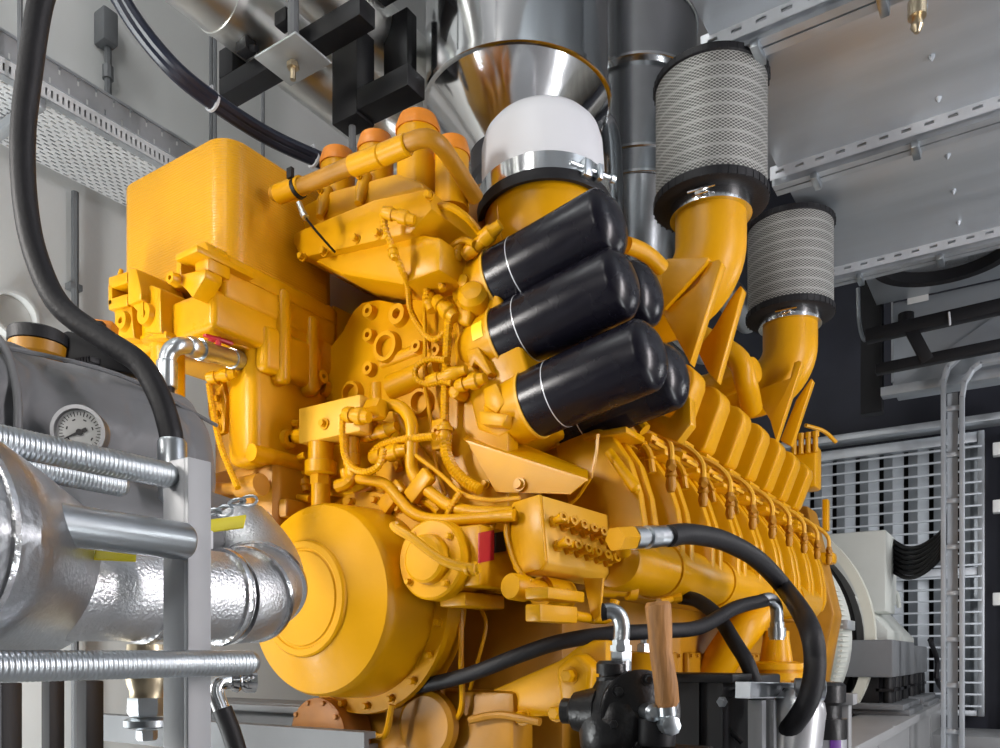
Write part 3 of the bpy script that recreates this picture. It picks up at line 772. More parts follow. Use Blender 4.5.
pipe('capillary_tube', [(414, 454), (440, 474), (463, 494), (490, 500), (520, 498)], 1.86, .0065)
pipe('capillary_tube', [(460, 492), (452, 505), (447, 515)], 1.84, .010, RB)
pipe('coolant_hose', [(395, 498), (412, 497), (430, 503), (440, 512)], 1.88, .015, n=10)
pipe('wiring_conduit', [(365, 480), (372, 487), (350, 495), (330, 492)], 1.88, .010)
pipe('fuel_rail', [(394, 523), (396, 528), (412, 538), (436, 556), (455, 565), (474, 568)], 1.62, .0125, n=10)
pipe('sensor_conduit', [(508, 515), (507, 535), (514, 560), (524, 577), (533, 582)], 1.85, .009)
pipe('sensor_conduit', [(495, 517), (492, 530), (494, 555)], 1.85, .008)
pipe('capillary_tube', [(466, 588), (478, 605), (486, 625), (478, 660), (470, 690)], 2.0, .006)
pipe('oil_line', [(461, 600), (461, 660), (462, 705), (452, 725), (437, 745)], 1.95, .009)
pipe('oil_line', [(372, 735), (385, 735), (392, 705)], 1.85, .010)
pipe('sensor_conduit', [(209, 384), (212, 405), (219, 440), (228, 465), (238, 488)], 1.62, .0105, RB)
pipe('oil_line', [(460, 410), (480, 420), (500, 430)], 2.0, .02)
pipe('coolant_hose', [(400, 470), (395, 455), (402, 440)], 1.95, .014)
# connectors
def conn(px, py, Y, ax, r, L):
    m = MB(); p = yp(px, py, Y); m.lathe(p, ax, [(0, r*.8), (L*.15, r), (L*.3, r), (L*.32, r*.8), (L*.5, r*.8), (L*.52, r*1.1), (L*.75, r*1.1), (L*.8, r*.85), (L, r*.7)], 12); return m.build('plug_connector', yellow, ENG)
conn(383, 212, 1.73, V(.8, .3, -.3), .018, .10); conn(392, 246, 1.765, V(.25, 0, -1), .014, .04)
conn(427, 282, 1.92, V(.25, -.1, -1), .02, .10); conn(436, 300, 1.92, V(.7, .0, -.7), .024, .10)
conn(449, 277, 1.92, V(.45, 0, .9), .018, .1); conn(464, 256, 1.93, V(.8, 0, .35), .022, .14)
conn(428, 381, 1.9, V(1, 0, .05), .018, .14); conn(457, 386, 1.92, V(1, 0, .05), .022, .10)
conn(345, 414, 1.75, V(1, .1, -.25), .024, .09); conn(362, 438, 1.85, V(1, 0, .1), .02, .14)
conn(372, 458, 1.85, V(1, 0, .05), .024, .14); conn(465, 569, 1.62, V(1, .2, 0), .016, .04)
conn(207, 378, 1.6, V(.8, .4, .1), .018, .09); conn(284, 500, 1.85, V(-.2, .0, -1), .03, .06); conn(445, 440, 1.9, V(0, 0, 1), .022, .05)
conn(300, 470, 1.86, V(.3, 0, -.8), .02, .08); conn(408, 268, 1.93, V(.25, 0, -1), .014, .05)
for (px, py) in ((393, 497), (420, 486)):
    m = MB(); m.box(yp(px, py, 1.85), (.10, .03, .05), .006, V(1, 0, .9), V(0, 1, 0)); m.build('pipe_clip', yellow, ENG)
m = MB(); m.box(yp(440, 435, 1.91), (.045, .03, .09), .006); m.boss(yp(437, 431, 1.895), (0, -1, 0), .016, .006, .008); m.build('conduit_bracket', yellow, ENG); MB().box(yp(418, 283, 1.90), (.09, .02, .035), .004).build('conduit_bracket', yellow, ENG)
m = MB(); m.prism(poly_y([(206, 372), (221, 376), (226, 400), (224, 432), (216, 436), (208, 415)], 1.66), (0, .02, 0), .004); CK = m.build('clip_plate', yellow, ENG)
bolts([(yp(219, py, 1.66), (0, -1, 0)) for py in (382, 399, 414, 428)], CK, yellow, .011, .012)

# --- lower front: sump discs, feet
m = MB(); p = yp(430, 725, 1.95); m.lathe(p, (0, -1, 0), [(0, .11), (.02, .105), (.03, .09), (.03, .001)], 32); m.bb(-1.7, -1.25, 1.98, 2.1, -.35, -.1, .02); m.build('sump_cover', yellow_shaded, ENG)
m = MB(); p = yp(322, 735, 1.85); m.lathe(p, (0, -1, 0), [(-.1, .12), (.02, .12), (.03, .1), (.03, .001)], 32)
for k in range(10): m.bolt(p+V(.108*math.cos(k*.628), -.02, .108*math.sin(k*.628)), (0, -1, 0), .009)
m.build('pump_cover', mat('rusty_brown_paint', (.30, .12, .02), .5, 0, .25, 9), ENG)
m = MB(); p = yp(345, 700, 1.95); m.bb(-1.95, -1.5, 1.96, 2.0, -.5, -.05, .01); m.build('lower_front_plate', yellow_shaded, ENG)
m = MB(); m.prism(poly_y([(492, 690), (560, 660), (586, 640), (606, 640), (606, 700), (560, 716), (510, 718)], 2.0), (0, .05, 0), .006)
m.prism(poly_y([(555, 668), (575, 652), (592, 668), (588, 700), (560, 706)], 1.93), (0, .08, 0), .015, 3)
EF = m.build('engine_foot', yellow, ENG)
bolts([(yp(570, 676, 1.93), (0, -1, 0)), (yp(523, 717, 2.0), (0, -1, 0)), (yp(557, 713, 1.93), (0, -1, 0))], EF, yellow, .019, .022)
m = MB(); m.tube([yp(470, 720, 1.96), yp(500, 715, 1.96), yp(540, 722, 1.96)], .012, 8); m.build('drain_pipe', yellow_shaded, ENG)
m = MB(); m.bb(-1.22, -1.0, 2.6, 2.85, -.35, -.28, .01); m.lathe((-1.05, 2.7, -.28), (0, 0, 1), [(0, .012), (.1, .012)], 10); m.build('side_foot', yellow, ENG)
# secondary oil pump housing with flange right of the lever
pp = xp(776, 668, -.92)
m = MB(); m.lathe((pp.x, pp.y, pp.z), (0, 0, 1), [(-.22, .06), (-.05, .06), (-.05, .13), (-.02, .135), (-.02, .12), (-.005, .12), (-.005, .135), (.02, .13), (.03, .07), (.13, .055), (.16, .055)], 32)
m.tube([pp+V(0, 0, -.1), pp+V(.02, .12, -.2), pp+V(.04, .2, -.22)], .05, 14)
m.build('vent_flange', yellow, ENG)
m = MB(); m.tube([(-1.2, pp.y-.1, -.12), (-1.05, pp.y-.1, .1), (-1.0, pp.y+.1, .22)], .08, 18); m.build('water_elbow', yellow, ENG)

# ============================================================ SKID, GENERATOR
m = MB()
m.bb(-.92, -.60, 3.3, 8.1, -.42, -.37, .006); m.bb(-.68, -.66, 3.3, 8.1, -1.22, -.42); m.bb(-.92, -.60, 3.3, 8.1, -1.25, -1.2, .006)
SKB = m.build('side_beam', base_paint); 
SK = thing('machine_skid', (-1.75, 5, -1.25), 'long grey steel skid beam under the pale generator', 'machine base')
SKB.parent = SK; SKB.matrix_parent_inverse = Matrix.Translation(-Vector(WLOC[SK.name]))
m = MB(); m.bb(-2.9, -2.6, 3.3, 8.1, -1.25, -.37, .01); m.build('side_beam', base_paint, SK)
m = MB(); m.bb(-2.6, -.92, 5.2, 5.4, -1.25, -.4, .01); m.bb(-2.6, -.92, 7.9, 8.1, -1.25, -.4, .01); m.build('cross_beam', base_paint, SK)
for Y in (4.6, 5.9, 7.2):
    m = MB(); m.prism([(-.66, Y, -.43), (-.605, Y, -1.19), (-.66, Y, -1.19)], (0, .02, 0)); m.build('gusset', base_paint, SK)
m = MB(); m.bb(-2.75, -1.95, 1.92, 2.1, -1.25, -.16, .008); m.bb(-2.75, -1.95, 1.88, 1.92, -.19, -.165, .004)
tag(m.build('cross_beam', gen_dark), 'grey steel cross beam on the floor below the yellow drum', 'beam', kind='thing')

GEN = thing('generator', (XC, 6.6, -.37), 'pale grey-green generator with sloping cowl coupled behind the yellow engine', 'generator')
m = MB()
sec = [(-2.72, -.02), (-2.72, .12), (-2.3, .72), (-2.0, .86), (-1.5, .86), (-1.25, .70), (-.80, .18), (-.80, .08)]
m.prism([(a, 6.0, b) for a, b in sec], (0, .8, 0), .012)
m.prism([(a+(.04 if a < XC else -.04), 6.8, b-.02) for a, b in sec], (0, 1.05, 0), .012)
for i in range(3):
    m.prism([(-.82-.012*0+.004, 6.18+.2*i, .14), (-1.25+.004, 6.18+.2*i, .665), (-1.25+.02, 6.18+.2*i, .67), (-.80, 6.18+.2*i, .145)], (0, .012, 0))
m.build('cowl', gen_paint, GEN)
m = MB(); m.lathe((XC, 5.28, .12), (0, 1, 0), [(0, .5), (.01, .72), (.30, .79), (.34, .79)], 72)
sh = m.build('fan_shroud', gen_paint, GEN)
m = MB()
for k in range(30):
    a = R(-35+70*k/29); c, s_ = math.cos(a), math.sin(a)
    m.box((XC+.775*c, 5.44, .12+.775*s_), (.02, .22, .012), 0, (c, 0, s_), (0, 1, 0))
m.build('vent_grille', mat('vent_strip_grey', (.62, .63, .57), .5), GEN)
m = MB(); m.box((XC+.79, 5.46, .2), (.05, .24, .06), .004); m.build('lifting_plate', galv, GEN)
m = MB(); m.lathe((XC, 5.66, .12), (0, 1, 0), [(0, .86), (0, .92), (.08, .92), (.08, .86)], 72, (False, False)); m.build('coupling_band', mat('cream_band', (.60, .60, .52), .45), GEN)
m = MB(); m.lathe((XC, 5.72, .12), (0, 1, 0), [(0, .80), (.32, .80)], 64); m.build('gap_shade', dark_hole, GEN)  # solid black drum in place of the shade inside the band
tb = xp(850, 570, -1.0)
m = MB(); m.bb(-1.75, -.82, 6.05, 6.5, .31, .87, .012); m.bb(-1.6, -.86, 6.5, 6.9, .4, .8, .01)
TB = m.build('terminal_box', gen_paint, GEN)
for k in range(2):
    m = MB(); m.tube([(-.98-.0, 6.9+.5*k, .42), (-.95, 6.9+.5*k, .52), (-.93, 6.98+.5*k, .53), (-.92, 7.04+.5*k, .42)], .018, 8); m.build('lifting_eye', gen_paint, GEN)
m = MB(); m.bb(-1.2, -.72, 5.62, 6.75, -.13, .11, .012); m.bb(-1.2, -.74, 6.8, 7.85, -.13, .09, .012); m.build('foot_box', gen_dark, GEN)
for i, Y in enumerate((5.75, 6.05, 6.4, 6.9, 7.2, 7.5)):
    m = MB(); m.bb(-.98, -.82, Y, Y+.16, -.30, -.13); m.lathe((-.77, Y+.04, -.3), (0, 0, 1), [(0, .032), (.17, .032)], 12); m.lathe((-.77, Y+.15, -.3), (0, 0, 1), [(0, .032), (.17, .032)], 12); m.bb(-.84, -.73, Y, Y+.19, -.225, -.205)
    m.build('vibration_mount', black_steel, GEN)
for Y in (5.6, 6.75):
    m = MB(); m.bb(-1.0, -.66, Y, Y+.9, -.335, -.30, .004); m.bb(-1.02, -.63, Y+.05, Y+.85, -.37, -.335, .004)
    m.build('sole_plate', gen_dark, GEN)

# cables from the terminal box to the ladder
for k in range(7):
    z0 = .98-.055*k
    a = V(-.83, 6.44, .84-.036*k); e = V(-.47-.004*k, 6.10, .86-.03*k)
    mid = a.lerp(e, .5)+V(.02, -.03, -.09)
    m = MB(); m.tube([a, a.lerp(mid, .5)+V(0, 0, -.03), mid, e.lerp(mid, .35)+V(0, 0, -.02), e, e+V(.03, .02, .12), V(-.42, 6.08, 1.2), V(-.42, 6.08, 1.6)], .0165, 8)
    o = m.build('power_cable', rubber)
    tag(o, 'black power cable of the sagging bundle between terminal box and cable ladder', 'cable', 'sagging black power cables')

galv_light = mat('pale_galvanised_steel', (.40, .43, .46), .45, .3, .12, 4)
bar_zinc = mat('bright_zinc_bars', (.55, .59, .63), .4, .4)
# ============================================================ RIGHT BACKGROUND
LV = thing('louvre_screen', (-1.2, 8.3, -.5), 'tall louvred air screen of grey vertical slats behind the generator', 'louvre')
m = MB()
x0, x1, z0, z1 = -3.0, -.33, -.52, 1.98
for a, b_, c, d in ((x0, x1, z1-.09, z1), (x0, x1, z0, z0+.05), (x0, x1, .72, .79)): m.bb(a, b_, 8.22, 8.30, c, d, .004)
m.bb(x1-.05, x1, 8.2, 8.32, z0, z1, .004); m.bb(x0, x0+.05, 8.2, 8.32, z0, z1, .004)
m.bb(x0, x1+.35, 8.05, 8.3, 2.02, 2.08, .004)
m.build('frame', galv, LV)
m = MB(); m.bb(x0, x1, 8.5, 8.52, z0, z1); m.build('shade_backing', dark_hole, LV)  # black sheet in place of the shade between the slats
for k in range(13):
    xr = -.36-.21*k
    m = MB(); m.prism([(xr-.17, 8.42, z0+.03), (xr-.085, 8.36, z0+.03), (xr, 8.42, z0+.03), (xr, 8.45, z0+.03), (xr-.17, 8.45, z0+.03)], (0, 0, z1-z0-.08), .004); m.build('vertical_slat', galv_light, LV)
for k in range(23):
    z = 1.845-.1035*k
    m = MB(); m.bb(x0, x1-.02, 8.19, 8.22, z-.009, z+.009, .003); m.build('crossbar', bar_zinc, LV)
for k, z in enumerate((1.76, 1.26, .45)):
    m = MB(); m.bb(-.27, -.20, 8.25, 8.36, z, z+.11, .006); tag(m.build('switch_box', white_m), ['topmost small cream switch box beside the louvre frame', 'small cream switch box beside the louvre frame, second from the top', 'lowest small cream switch box beside the louvre frame'][k], 'switch box', 'switch boxes beside the louvre')
m = MB(); m.tube([(-.16, 8.5, -1.25), (-.16, 8.5, 2.0)], .03, 10, smooth=False); tag(m.build('wall_conduit', galv), 'grey vertical conduit pipe right of the louvre frame', 'conduit')
m = MB(); m.bb(-.9, .6, 7.3, 8.15, -1.25, -.62, .01); m.bb(-.5, -.2, 6.6, 7.3, -1.25, -.72, .01); tag(m.build('duct_cover', base_paint), 'low grey metal cover box on floor at the foot of the cable ladder', 'cover box')

CLD = thing('cable_ladder', (-.42, 6.0, -1.25), 'tall galvanised cable ladder post bending right at its top before the louvre', 'cable ladder')
def strut_pts(off): return [(-.42+off, 6.0, -1.25), (-.42+off, 6.0, 1.74-off*1.2), (-.40+off*.9, 6.0, 1.83-off*1.1), (-.34+off*.6, 6.0, 1.90-off), (-.26, 6.0, 1.93-off), (1.5, 6.0, 1.93-off)]
m = MB(); m.bb(-.45, -.39, 6.02, 6.026, -1.25, 1.72); m.build('back_sheet', galv_light, CLD)
for off in (-.05, .055):
    m = MB(); pts = strut_pts(off)
    for i in range(len(pts)-1):
        p, q = V(*pts[i]), V(*pts[i+1]); w = (q-p); n = V(0, 1, 0); u = n.cross(w.normalized())
        m.box((p+q)/2, (.028, .07, w.length+.01), .003, u, n)
    m.build('side_rail', galv_light, CLD)
for k in range(11):
    m = MB(); z = -1.1+.3*k
    if z < 1.75: m.bb(-.46, -.38, 5.99, 6.02, z, z+.03, .002); m.build('rung', galv, CLD)
    else: m.bm.free()
for k in range(4):
    m = MB(); X = -.2+.3*k; m.bb(X, X+.03, 5.99, 6.02, 1.88, 1.98); m.build('rung', galv, CLD)
m = MB(); m.tube([xp(930, 640, -.62), xp(937, 660, -.6), xp(937, 680, -.6), xp(945, 693, -.6)], .018, 8); tag(m.build('earth_cable', rubber), 'thin black cable hanging from generator down to the grey skid', 'cable')

# overhead duct
duct_strip = perforated_mat('slotted_duct_strip', (.62, .65, .68), .06, .085, .22, .42, False)
def sheet(p, u, v, name, material, par):
    """rectangular sheet with UV in metres; p corner, u, v edges, given a thickness"""
    p, u, v = Vector(p), Vector(u), Vector(v); m = MB(); n = u.cross(v).normalized()*.0015
    for sgn in (1, -1):
        q = [p+n*sgn, p+u+n*sgn, p+u+v+n*sgn, p+v+n*sgn]; f = m.bm.faces.new([m.bm.verts.new(a) for a in q])
        for lp, c in zip(f.loops, ((0, 0), (u.length, 0), (u.length, v.length), (0, v.length))): lp[m.uv].uv = c
    return m.build(name, material, par)
AD_ = thing('air_duct', (.8, 3.5, 2.2), 'wide galvanised sheet-metal air duct hanging overhead at upper right', 'air duct')
for (ya, yb_) in ((1.2, 2.86), (2.9, 3.78), (3.82, 4.9)):
    m = MB(); m.bb(-.95, 3.4, ya, yb_, 2.2, 3.0, .006)
    for k in range(3):
        for j in range(3): m.lathe((-.3+.8*k, ya+(yb_-ya)*(.2+.3*j), 2.2), (0, 0, -1), [(0, .012), (.008, .010), (.02, .003)], 8)
    m.build('duct_section', galv_duct, AD_)
for Y in (2.88, 3.80, 4.93):
    m = MB(); m.bb(-.98, 3.4, Y-.045, Y-.005, 2.14, 2.2); m.bb(-.98, 3.4, Y+.005, Y+.045, 2.14, 2.2); m.bb(-.98, 3.4, Y-.075, Y+.075, 2.185, 2.205)
    fl_ = m.build('joint_flange', galv, AD_)
    sheet((-.98, Y-.08, 2.15), (0, 0, .06), (4.3, 0, 0), 'slotted_strip', duct_strip, AD_)
    for k in range(6): 
        m = MB(); m.box((-.8+.4*k, Y, 2.13), (.03, .11, .03), .004); m.build('clamp', zinc, fl_)
m = MB(); m.bb(-.9, 3.4, 4.97, 6.2, 2.47, 3.0, .006)
m.build('duct_section', galv_duct, AD_)
c = P(945, 249, 4.85); c.z = 2.47
m = MB(); m.lathe(c, (0, 0, -1), [(0, .40), (.07, .40), (.07, .34), (0, .34)], 48); m.build('round_collar', rubber, AD_)
PL = thing('duct_plenum', (.8, 7, 1.8), 'galvanised plenum box dropping from the overhead duct above the louvre', 'duct')
m = MB(); m.bb(-.8, 3.4, 6.22, 6.5, 1.86, 2.47, .006)
m.prism([(-.8, 6.22, 1.86), (-.2, 6.22, 2.22), (3.4, 6.22, 2.22), (3.4, 6.22, 1.86)], (0, -.04, -.0), .002)
m.build('box', galv_duct, PL)
m = MB(); m.bb(-.86, 3.4, 6.10, 6.2, 1.80, 1.86, .003); m.build('bottom_flange', galv, PL)
m = MB(); m.bb(-.80, -.79, 6.15, 6.19, 1.9, 2.45); m.build('corner_angle', galv, PL)
m = MB(); p = yp(918, 299, 6.21); m.box(p+V(0, -.006, 0), (.13, .004, .05)); m.build('rating_label', white_m, PL, label='small white label')
m = MB(); p = yp(906, 318, 6.15); m.lathe(p, (0, 0, 1), [(-.04, .05), (.03, .05)], 14); m.build('bracket_plug', black_steel, PL)

FRM = thing('cable_support_frame', (-.3, 5.5, 2.0), 'black steel tube frame with diagonal strut hanging below the duct plenum', 'frame')
def bar(p, q, w, name, material, par):
    p, q = Vector(p), Vector(q); d = q-p; n = V(0, 1, 0) if abs(d.normalized().y) < .9 else V(0, 0, 1); u = n.cross(d.normalized()).normalized(); n = d.normalized().cross(u)
    return MB().box((p+q)/2, (w, w, d.length), .004, u, n).build(name, material, par)
bar(yp(866, 337, 5.4), yp(1060, 293, 5.4), .075, 'upper_rail', black_steel, FRM)
bar(yp(876, 370, 5.4), yp(1060, 333, 5.4), .06, 'lower_rail', black_steel, FRM)
bar(yp(910, 328, 5.4), yp(928, 362, 5.4), .07, 'diagonal_strut', black_steel, FRM)
for px in (949,):
    m = MB(); m.tube([yp(px, 312, 5.35), yp(px+1, 325, 5.34)], .006, 6, smooth=False); m.build('cable_tie', tie_m, FRM)
m = MB(); m.tube([yp(858, 288, 5.6), yp(859, 320, 5.6), yp(863, 338, 5.5), yp(868, 340, 5.4)], .012, 8); tag(m.build('earth_wire', zinc), 'thin pale wire hanging down to the black support frame', 'wire')
m = MB(); m.bb(-1.02, -.88, 6.3, 6.4, 1.75, 2.8); tag(m.build('hanger_column', black_steel), 'black vertical hanger column behind the second air filter', 'hanger')
# sprinkler
m = MB(); q = P(917, 2, 2.6); m.lathe(q, (0, 0, -1), [(-.8, .018), (0, .018), (.0, .028), (.05, .028), (.05, .014), (.08, .02), (.1, .008)], 14)
m.build('head', brass); sp_ = [o for o in COL.objects if o.name.startswith('head')][-1]; sp_.name = 'sprinkler_head'; tag(sp_, 'small brass sprinkler head hanging under the overhead duct', 'sprinkler')

# ============================================================ CHIMNEYS
ST = thing('exhaust_stack', (-1.72, 2.69, 1.98), 'large polished stainless exhaust stack with conical bottom above the engine', 'exhaust pipe')
q = V(-1.72, 2.75, 0)
m = MB(); m.lathe(q+V(0, 0, 2.2), (0, 0, 1), [(0, .366), (2.6, .366)], 80); m.build('shell', stack_steel, ST)
m = MB(); m.lathe(q+V(0, 0, 2.0), (0, 0, 1), [(0, .19), (.19, .366)], 80); m.build('cone', stack_steel, ST)
m = MB(); m.lathe(q+V(0, 0, 2.185), (0, 0, 1), [(0, .366), (.006, .377), (.024, .377), (.03, .366)], 80); m.build('seam_ring', chrome, ST)
m = MB(); m.lathe(q+V(0, 0, 1.15), (0, 0, 1), [(0, .17), (.75, .17), (.76, .185), (.85, .185)], 48); m.box(q+V(.02, -.185, 1.93), (.05, .03, .04), .004); m.build('outlet_pipe', mat('dark_oxidised_steel', (.10, .10, .11), .35, .8), ST)
S2 = thing('exhaust_stack', (-1.3, 3.6, 1.9), 'darker sooty stainless flue with pale rings right of the polished stack', 'exhaust pipe')
q = P(636, 200, 4.1); q.z = 0
m = MB(); m.lathe(q+V(0, 0, 2.85), (0, 0, 1), [(0, .30), (2.2, .30)], 64); m.build('shell', chrome_dull, S2)
m = MB(); m.lathe(q+V(0, 0, 2.3), (0, 0, 1), [(0, .27), (.55, .27)], 64); m.lathe(q+V(-.02, 0, 1.7), (0, 0, 1), [(0, .2), (.5, .24), (.6, .27)], 64); m.build('lower_shell', chrome_dull, S2)
for z, r in ((3.15, .30), (2.83, .30), (2.42, .27), (2.3, .265)):
    m = MB(); m.lathe(q+V(0, 0, z), (0, 0, 1), [(0, r), (.004, r+.01), (.016, r+.01), (.02, r)], 64); m.build('seam_ring', chrome, S2)
m = MB(); q = P(611, 160, 3.5); m.tube([q+V(-.25, .1, .25), q+V(-.05, .0, .18), q+V(0, 0, 0), q+V(0, 0, -.5)], .05, 20)
tag(m.build('drain_pipe', chrome_dull), 'short narrow bent steel pipe between the two exhaust stacks', 'pipe')

# ============================================================ UPPER LEFT
for k, (X, Z, r, lab) in enumerate(((-2.47, 2.41, .125, 'lowest silver jacketed pipe of the ceiling run at upper left'), (-2.20, 2.50, .125, 'middle silver jacketed pipe of the ceiling run at upper left'), (-1.85, 2.66, .11, 'silver jacketed pipe of the ceiling run nearest the exhaust stack'))):
    m = MB(); m.lathe((X, -.6, Z), (0, 1, 0), [(0, r), (7, r)], 40)
    o = m.build('jacketed_pipe', alu_pipe); tag(o, lab, 'pipe', 'silver pipes at the ceiling')
    for Y in (.9, 1.9, 2.9, 3.9):
        m = MB(); m.lathe((X, Y, Z), (0, 1, 0), [(0, r), (0, r+.004), (.02, r+.004), (.02, r)], 40, (False, False)); m.build('seam_band', alu_pipe, o)
HA = thing('pipe_hanger_frame', (-2.4, 2.08, 2.2), 'black steel U-frame around the silver ceiling pipes, left of the square plate', 'hanger frame')
m = MB(); m.bb(-2.64, -1.9, 2.03, 2.11, 2.18, 2.25, .004); m.build('bottom_bar', black_steel, HA)
m = MB(); m.bb(-2.64, -2.56, 2.03, 2.11, 2.25, 2.36, .004); m.build('post', black_steel, HA)
HB_ = thing('pipe_hanger_frame', (-1.9, 2.3, 2.1), 'big black steel hanger frame with thick post next to the exhaust stack', 'hanger frame')
m = MB(); m.bb(-2.26, -2.13, 2.26, 2.36, 2.06, 3.6, .004); m.build('post', black_steel, HB_)
m = MB(); m.bb(-2.13, -1.95, 2.26, 2.36, 2.07, 2.15, .004); m.bb(-2.13, -1.95, 2.38, 2.46, 2.09, 2.17, .004)
m.bm.free(); m = MB(); m.bb(-2.2, -1.96, 2.36, 3.2, 2.07, 2.15, .004); m.bm.free()
m = MB(); m.bb(-2.13, -1.88, 2.26, 2.36, 2.07, 2.15, .004); m.build('bottom_bar', black_steel, HB_)
m = MB(); m.bb(-2.13, -1.88, 2.26, 2.36, 2.5, 2.58, .004); m.build('upper_bar', black_steel, HB_)
m = MB(); m.bb(-2.12, -2.0, 2.4, 2.46, 2.17, 2.5, .004); m.build('back_panel', black_steel, HB_)
m = MB(); m.tube([yp(352, -10, 2.45), yp(366, 8, 2.45), yp(380, 25, 2.45), yp(392, 40, 2.5)], .05, 14); tag(m.build('black_hose', rubber), 'thick black hose passing through the hanger frame near the exhaust stack', 'hose')
sqc = zp(293, 60, 2.08)
SQ = thing('square_plate', sqc, 'square bare steel plate with a wing bolt hanging under the ceiling pipes', 'plate')
m = MB(); m.box(sqc, (.205, .165, .008), .001); m.build('plate', mat('bare_steel_plate', (.52, .55, .56), .4, .6, .06, 12), SQ)
m = MB(); m.tube([sqc+V(0, 0, -.07), sqc+V(0, 0, .02)], .010, 8, smooth=False); m.hexa(sqc-V(0, 0, .03), (0, 0, 1), .022, .02); m.build('wing_bolt', brass, SQ)
m = MB(); m.tube([sqc+V(-.02, .02, .0), sqc+V(-.02, .02, 2.6)], .02, 10, smooth=False); m.lathe(sqc+V(-.02, .02, .3), (0, 0, 1), [(0, .03), (.04, .03)], 12); m.build('hanger_rod', gen_dark, SQ)
m = MB(); m.tube([V(-2.2, 2.31, 2.07), V(-2.2, 2.31, 1.95)], .014, 8, smooth=False); m.build('rod_end', gen_dark, HB_)
# pipe clamps
for px, py in ((246, 47), (285, 20)):
    q = yp(px, py, 2.0); m = MB(); m.box(q, (.06, .05, .05), .006); m.tube([q, q+V(.06, 0, -.03)], .012, 8, smooth=False)
    tag(m.build('pipe_clamp', black_steel), 'small black clamp on the silver ceiling pipes, ' + ('left of the square plate' if px < 260 else 'above the square plate'), 'clamp')

# cable tray along the wall
TR = thing('cable_tray', (-3.4, 2.2, 2.16), 'galvanised perforated cable tray running along the left wall', 'cable tray')
sheet((-3.62, -.5, 2.16), (.42, 0, 0), (0, 4.5, 0), 'bottom_sheet', tray_sheet, TR)
sheet((-3.20, -.5, 2.16), (0, 0, .17), (0, 4.5, 0), 'side_sheet', tray_side, TR)
sheet((-3.62, -.5, 2.16), (0, 0, .17), (0, 4.5, 0), 'side_sheet', tray_side, TR)
sheet((-3.17, -.5, 2.15), (0, 0, .065), (0, 4.5, 0), 'edge_rail', rail_sheet, TR)
m = MB(); m.bb(-3.2, -3.165, -.5, 4.0, 2.146, 2.151); m.bb(-3.2, -3.165, -.5, 4.0, 2.213, 2.218); m.bb(-3.215, -3.19, -.5, 4.0, 2.325, 2.335); m.build('rail_lip', galv, TR)
for Y in (.3, 1.6, 2.9):
    m = MB(); m.bb(-3.74, -3.16, Y, Y+.04, 2.10, 2.14, .003); m.build('wall_bracket', galv, TR)
for i, (px, X) in enumerate(((20, -3.1), (211, -3.3), (215, -3.26), (263, -3.2))):
    q = xp(px, 150, X); m = MB(); m.tube([(q.x, q.y, 2.1), (q.x, q.y, 5.0)], .009, 6, smooth=False)
    tag(m.build('hanger_rod', gen_dark), ['thin hanger rod beside the thick black hose at far left', 'left rod of the close pair of thin hanger rods above the intercooler', 'right rod of the close pair of thin hanger rods above the intercooler', 'single thin hanger rod between intercooler and breather canisters'][i], 'rod', 'thin hanger rods')
JB = thing('junction_box', xp(107, 45, -3.72), 'grey junction box with a conduit high on the left wall', 'junction box')
a, b_ = xp(95, 35, -3.7), xp(118, 20, -3.7)
m = MB(); m.bb(-3.75, -3.66, a.y+.02, b_.y-.02, 2.93, 3.09, .01); m.build('box', gen_dark, JB)
m = MB(); q = xp(108, 60, -3.71); m.tube([(q.x, q.y, 2.3), (q.x, q.y, 2.93)], .017, 8, smooth=False); m.lathe((q.x, q.y, 2.78), (0, 0, 1), [(0, .026), (.06, .026)], 10); m.build('conduit', gen_dark, JB)
m = MB(); q = xp(75, 240, -3.71); m.tube([(q.x, q.y, -1.25), (q.x, q.y, 2.16)], .017, 8, smooth=False); m.box((q.x-.01, q.y, 1.72), (.05, .06, .03), .004); m.box((q.x-.01, q.y, .6), (.05, .06, .03), .004)
tag(m.build('wall_conduit', gen_dark), 'thin grey conduit running down the left wall below the cable tray', 'conduit')
m = MB(); q = xp(14, 315, -3.72); m.lathe((-3.75, q.y, q.z), (1, 0, 0), [(0, .10), (.05, .10), (.05, .088), (.004, .088), (.004, .001)], 40)
tag(m.build('wall_sleeve', wall_paint), 'round white pipe sleeve in the left wall behind the jacketed vessel', 'pipe sleeve')

def hose(name, pts, r, material, label, cat='hose', n=16, sub=8):
    m = MB(); m.tube(pts, r, n, sub=sub); o = m.build(name, material)
    return tag(o, label, cat)
cb = thing('cable_bundle', P(220, 110, 2.6), 'drooping black-blue cable bundle with pale ties running from the ceiling to the engine', 'cable')
pts = [P(90, -90, 2.2)+V(-.03, -.03, z_) for z_ in (2.9, 1.8, 1.0, .45)]+[P(92, -75, 2.2), P(108, -20, 2.3), P(135, 28, 2.4), P(175, 75, 2.5), P(220, 110, 2.65), P(270, 141, 2.8), P(330, 168, 2.95)]
for dx, dz in ((0, 0), (.016, .013), (-.012, .016)):
    m = MB(); m.tube([p+V(dx, 0, dz) for p in pts], .0185, 10); m.build('cable', blue_cable, cb)
for i, f in ((8, -.2), (9, .7)):
    p = pts[i].lerp(pts[i+1] if f > 0 else pts[i-1], abs(f))+V(0, 0, .008); w = pts[i]-pts[i-1]
    m = MB(); m.lathe(p, w, [(0, .028), (0, .033), (.008, .033), (.008, .028)], 18); m.box(p+V(.012, -.012, .028), (.02, .006, .014)); m.build('cable_tie', tie_m, cb)
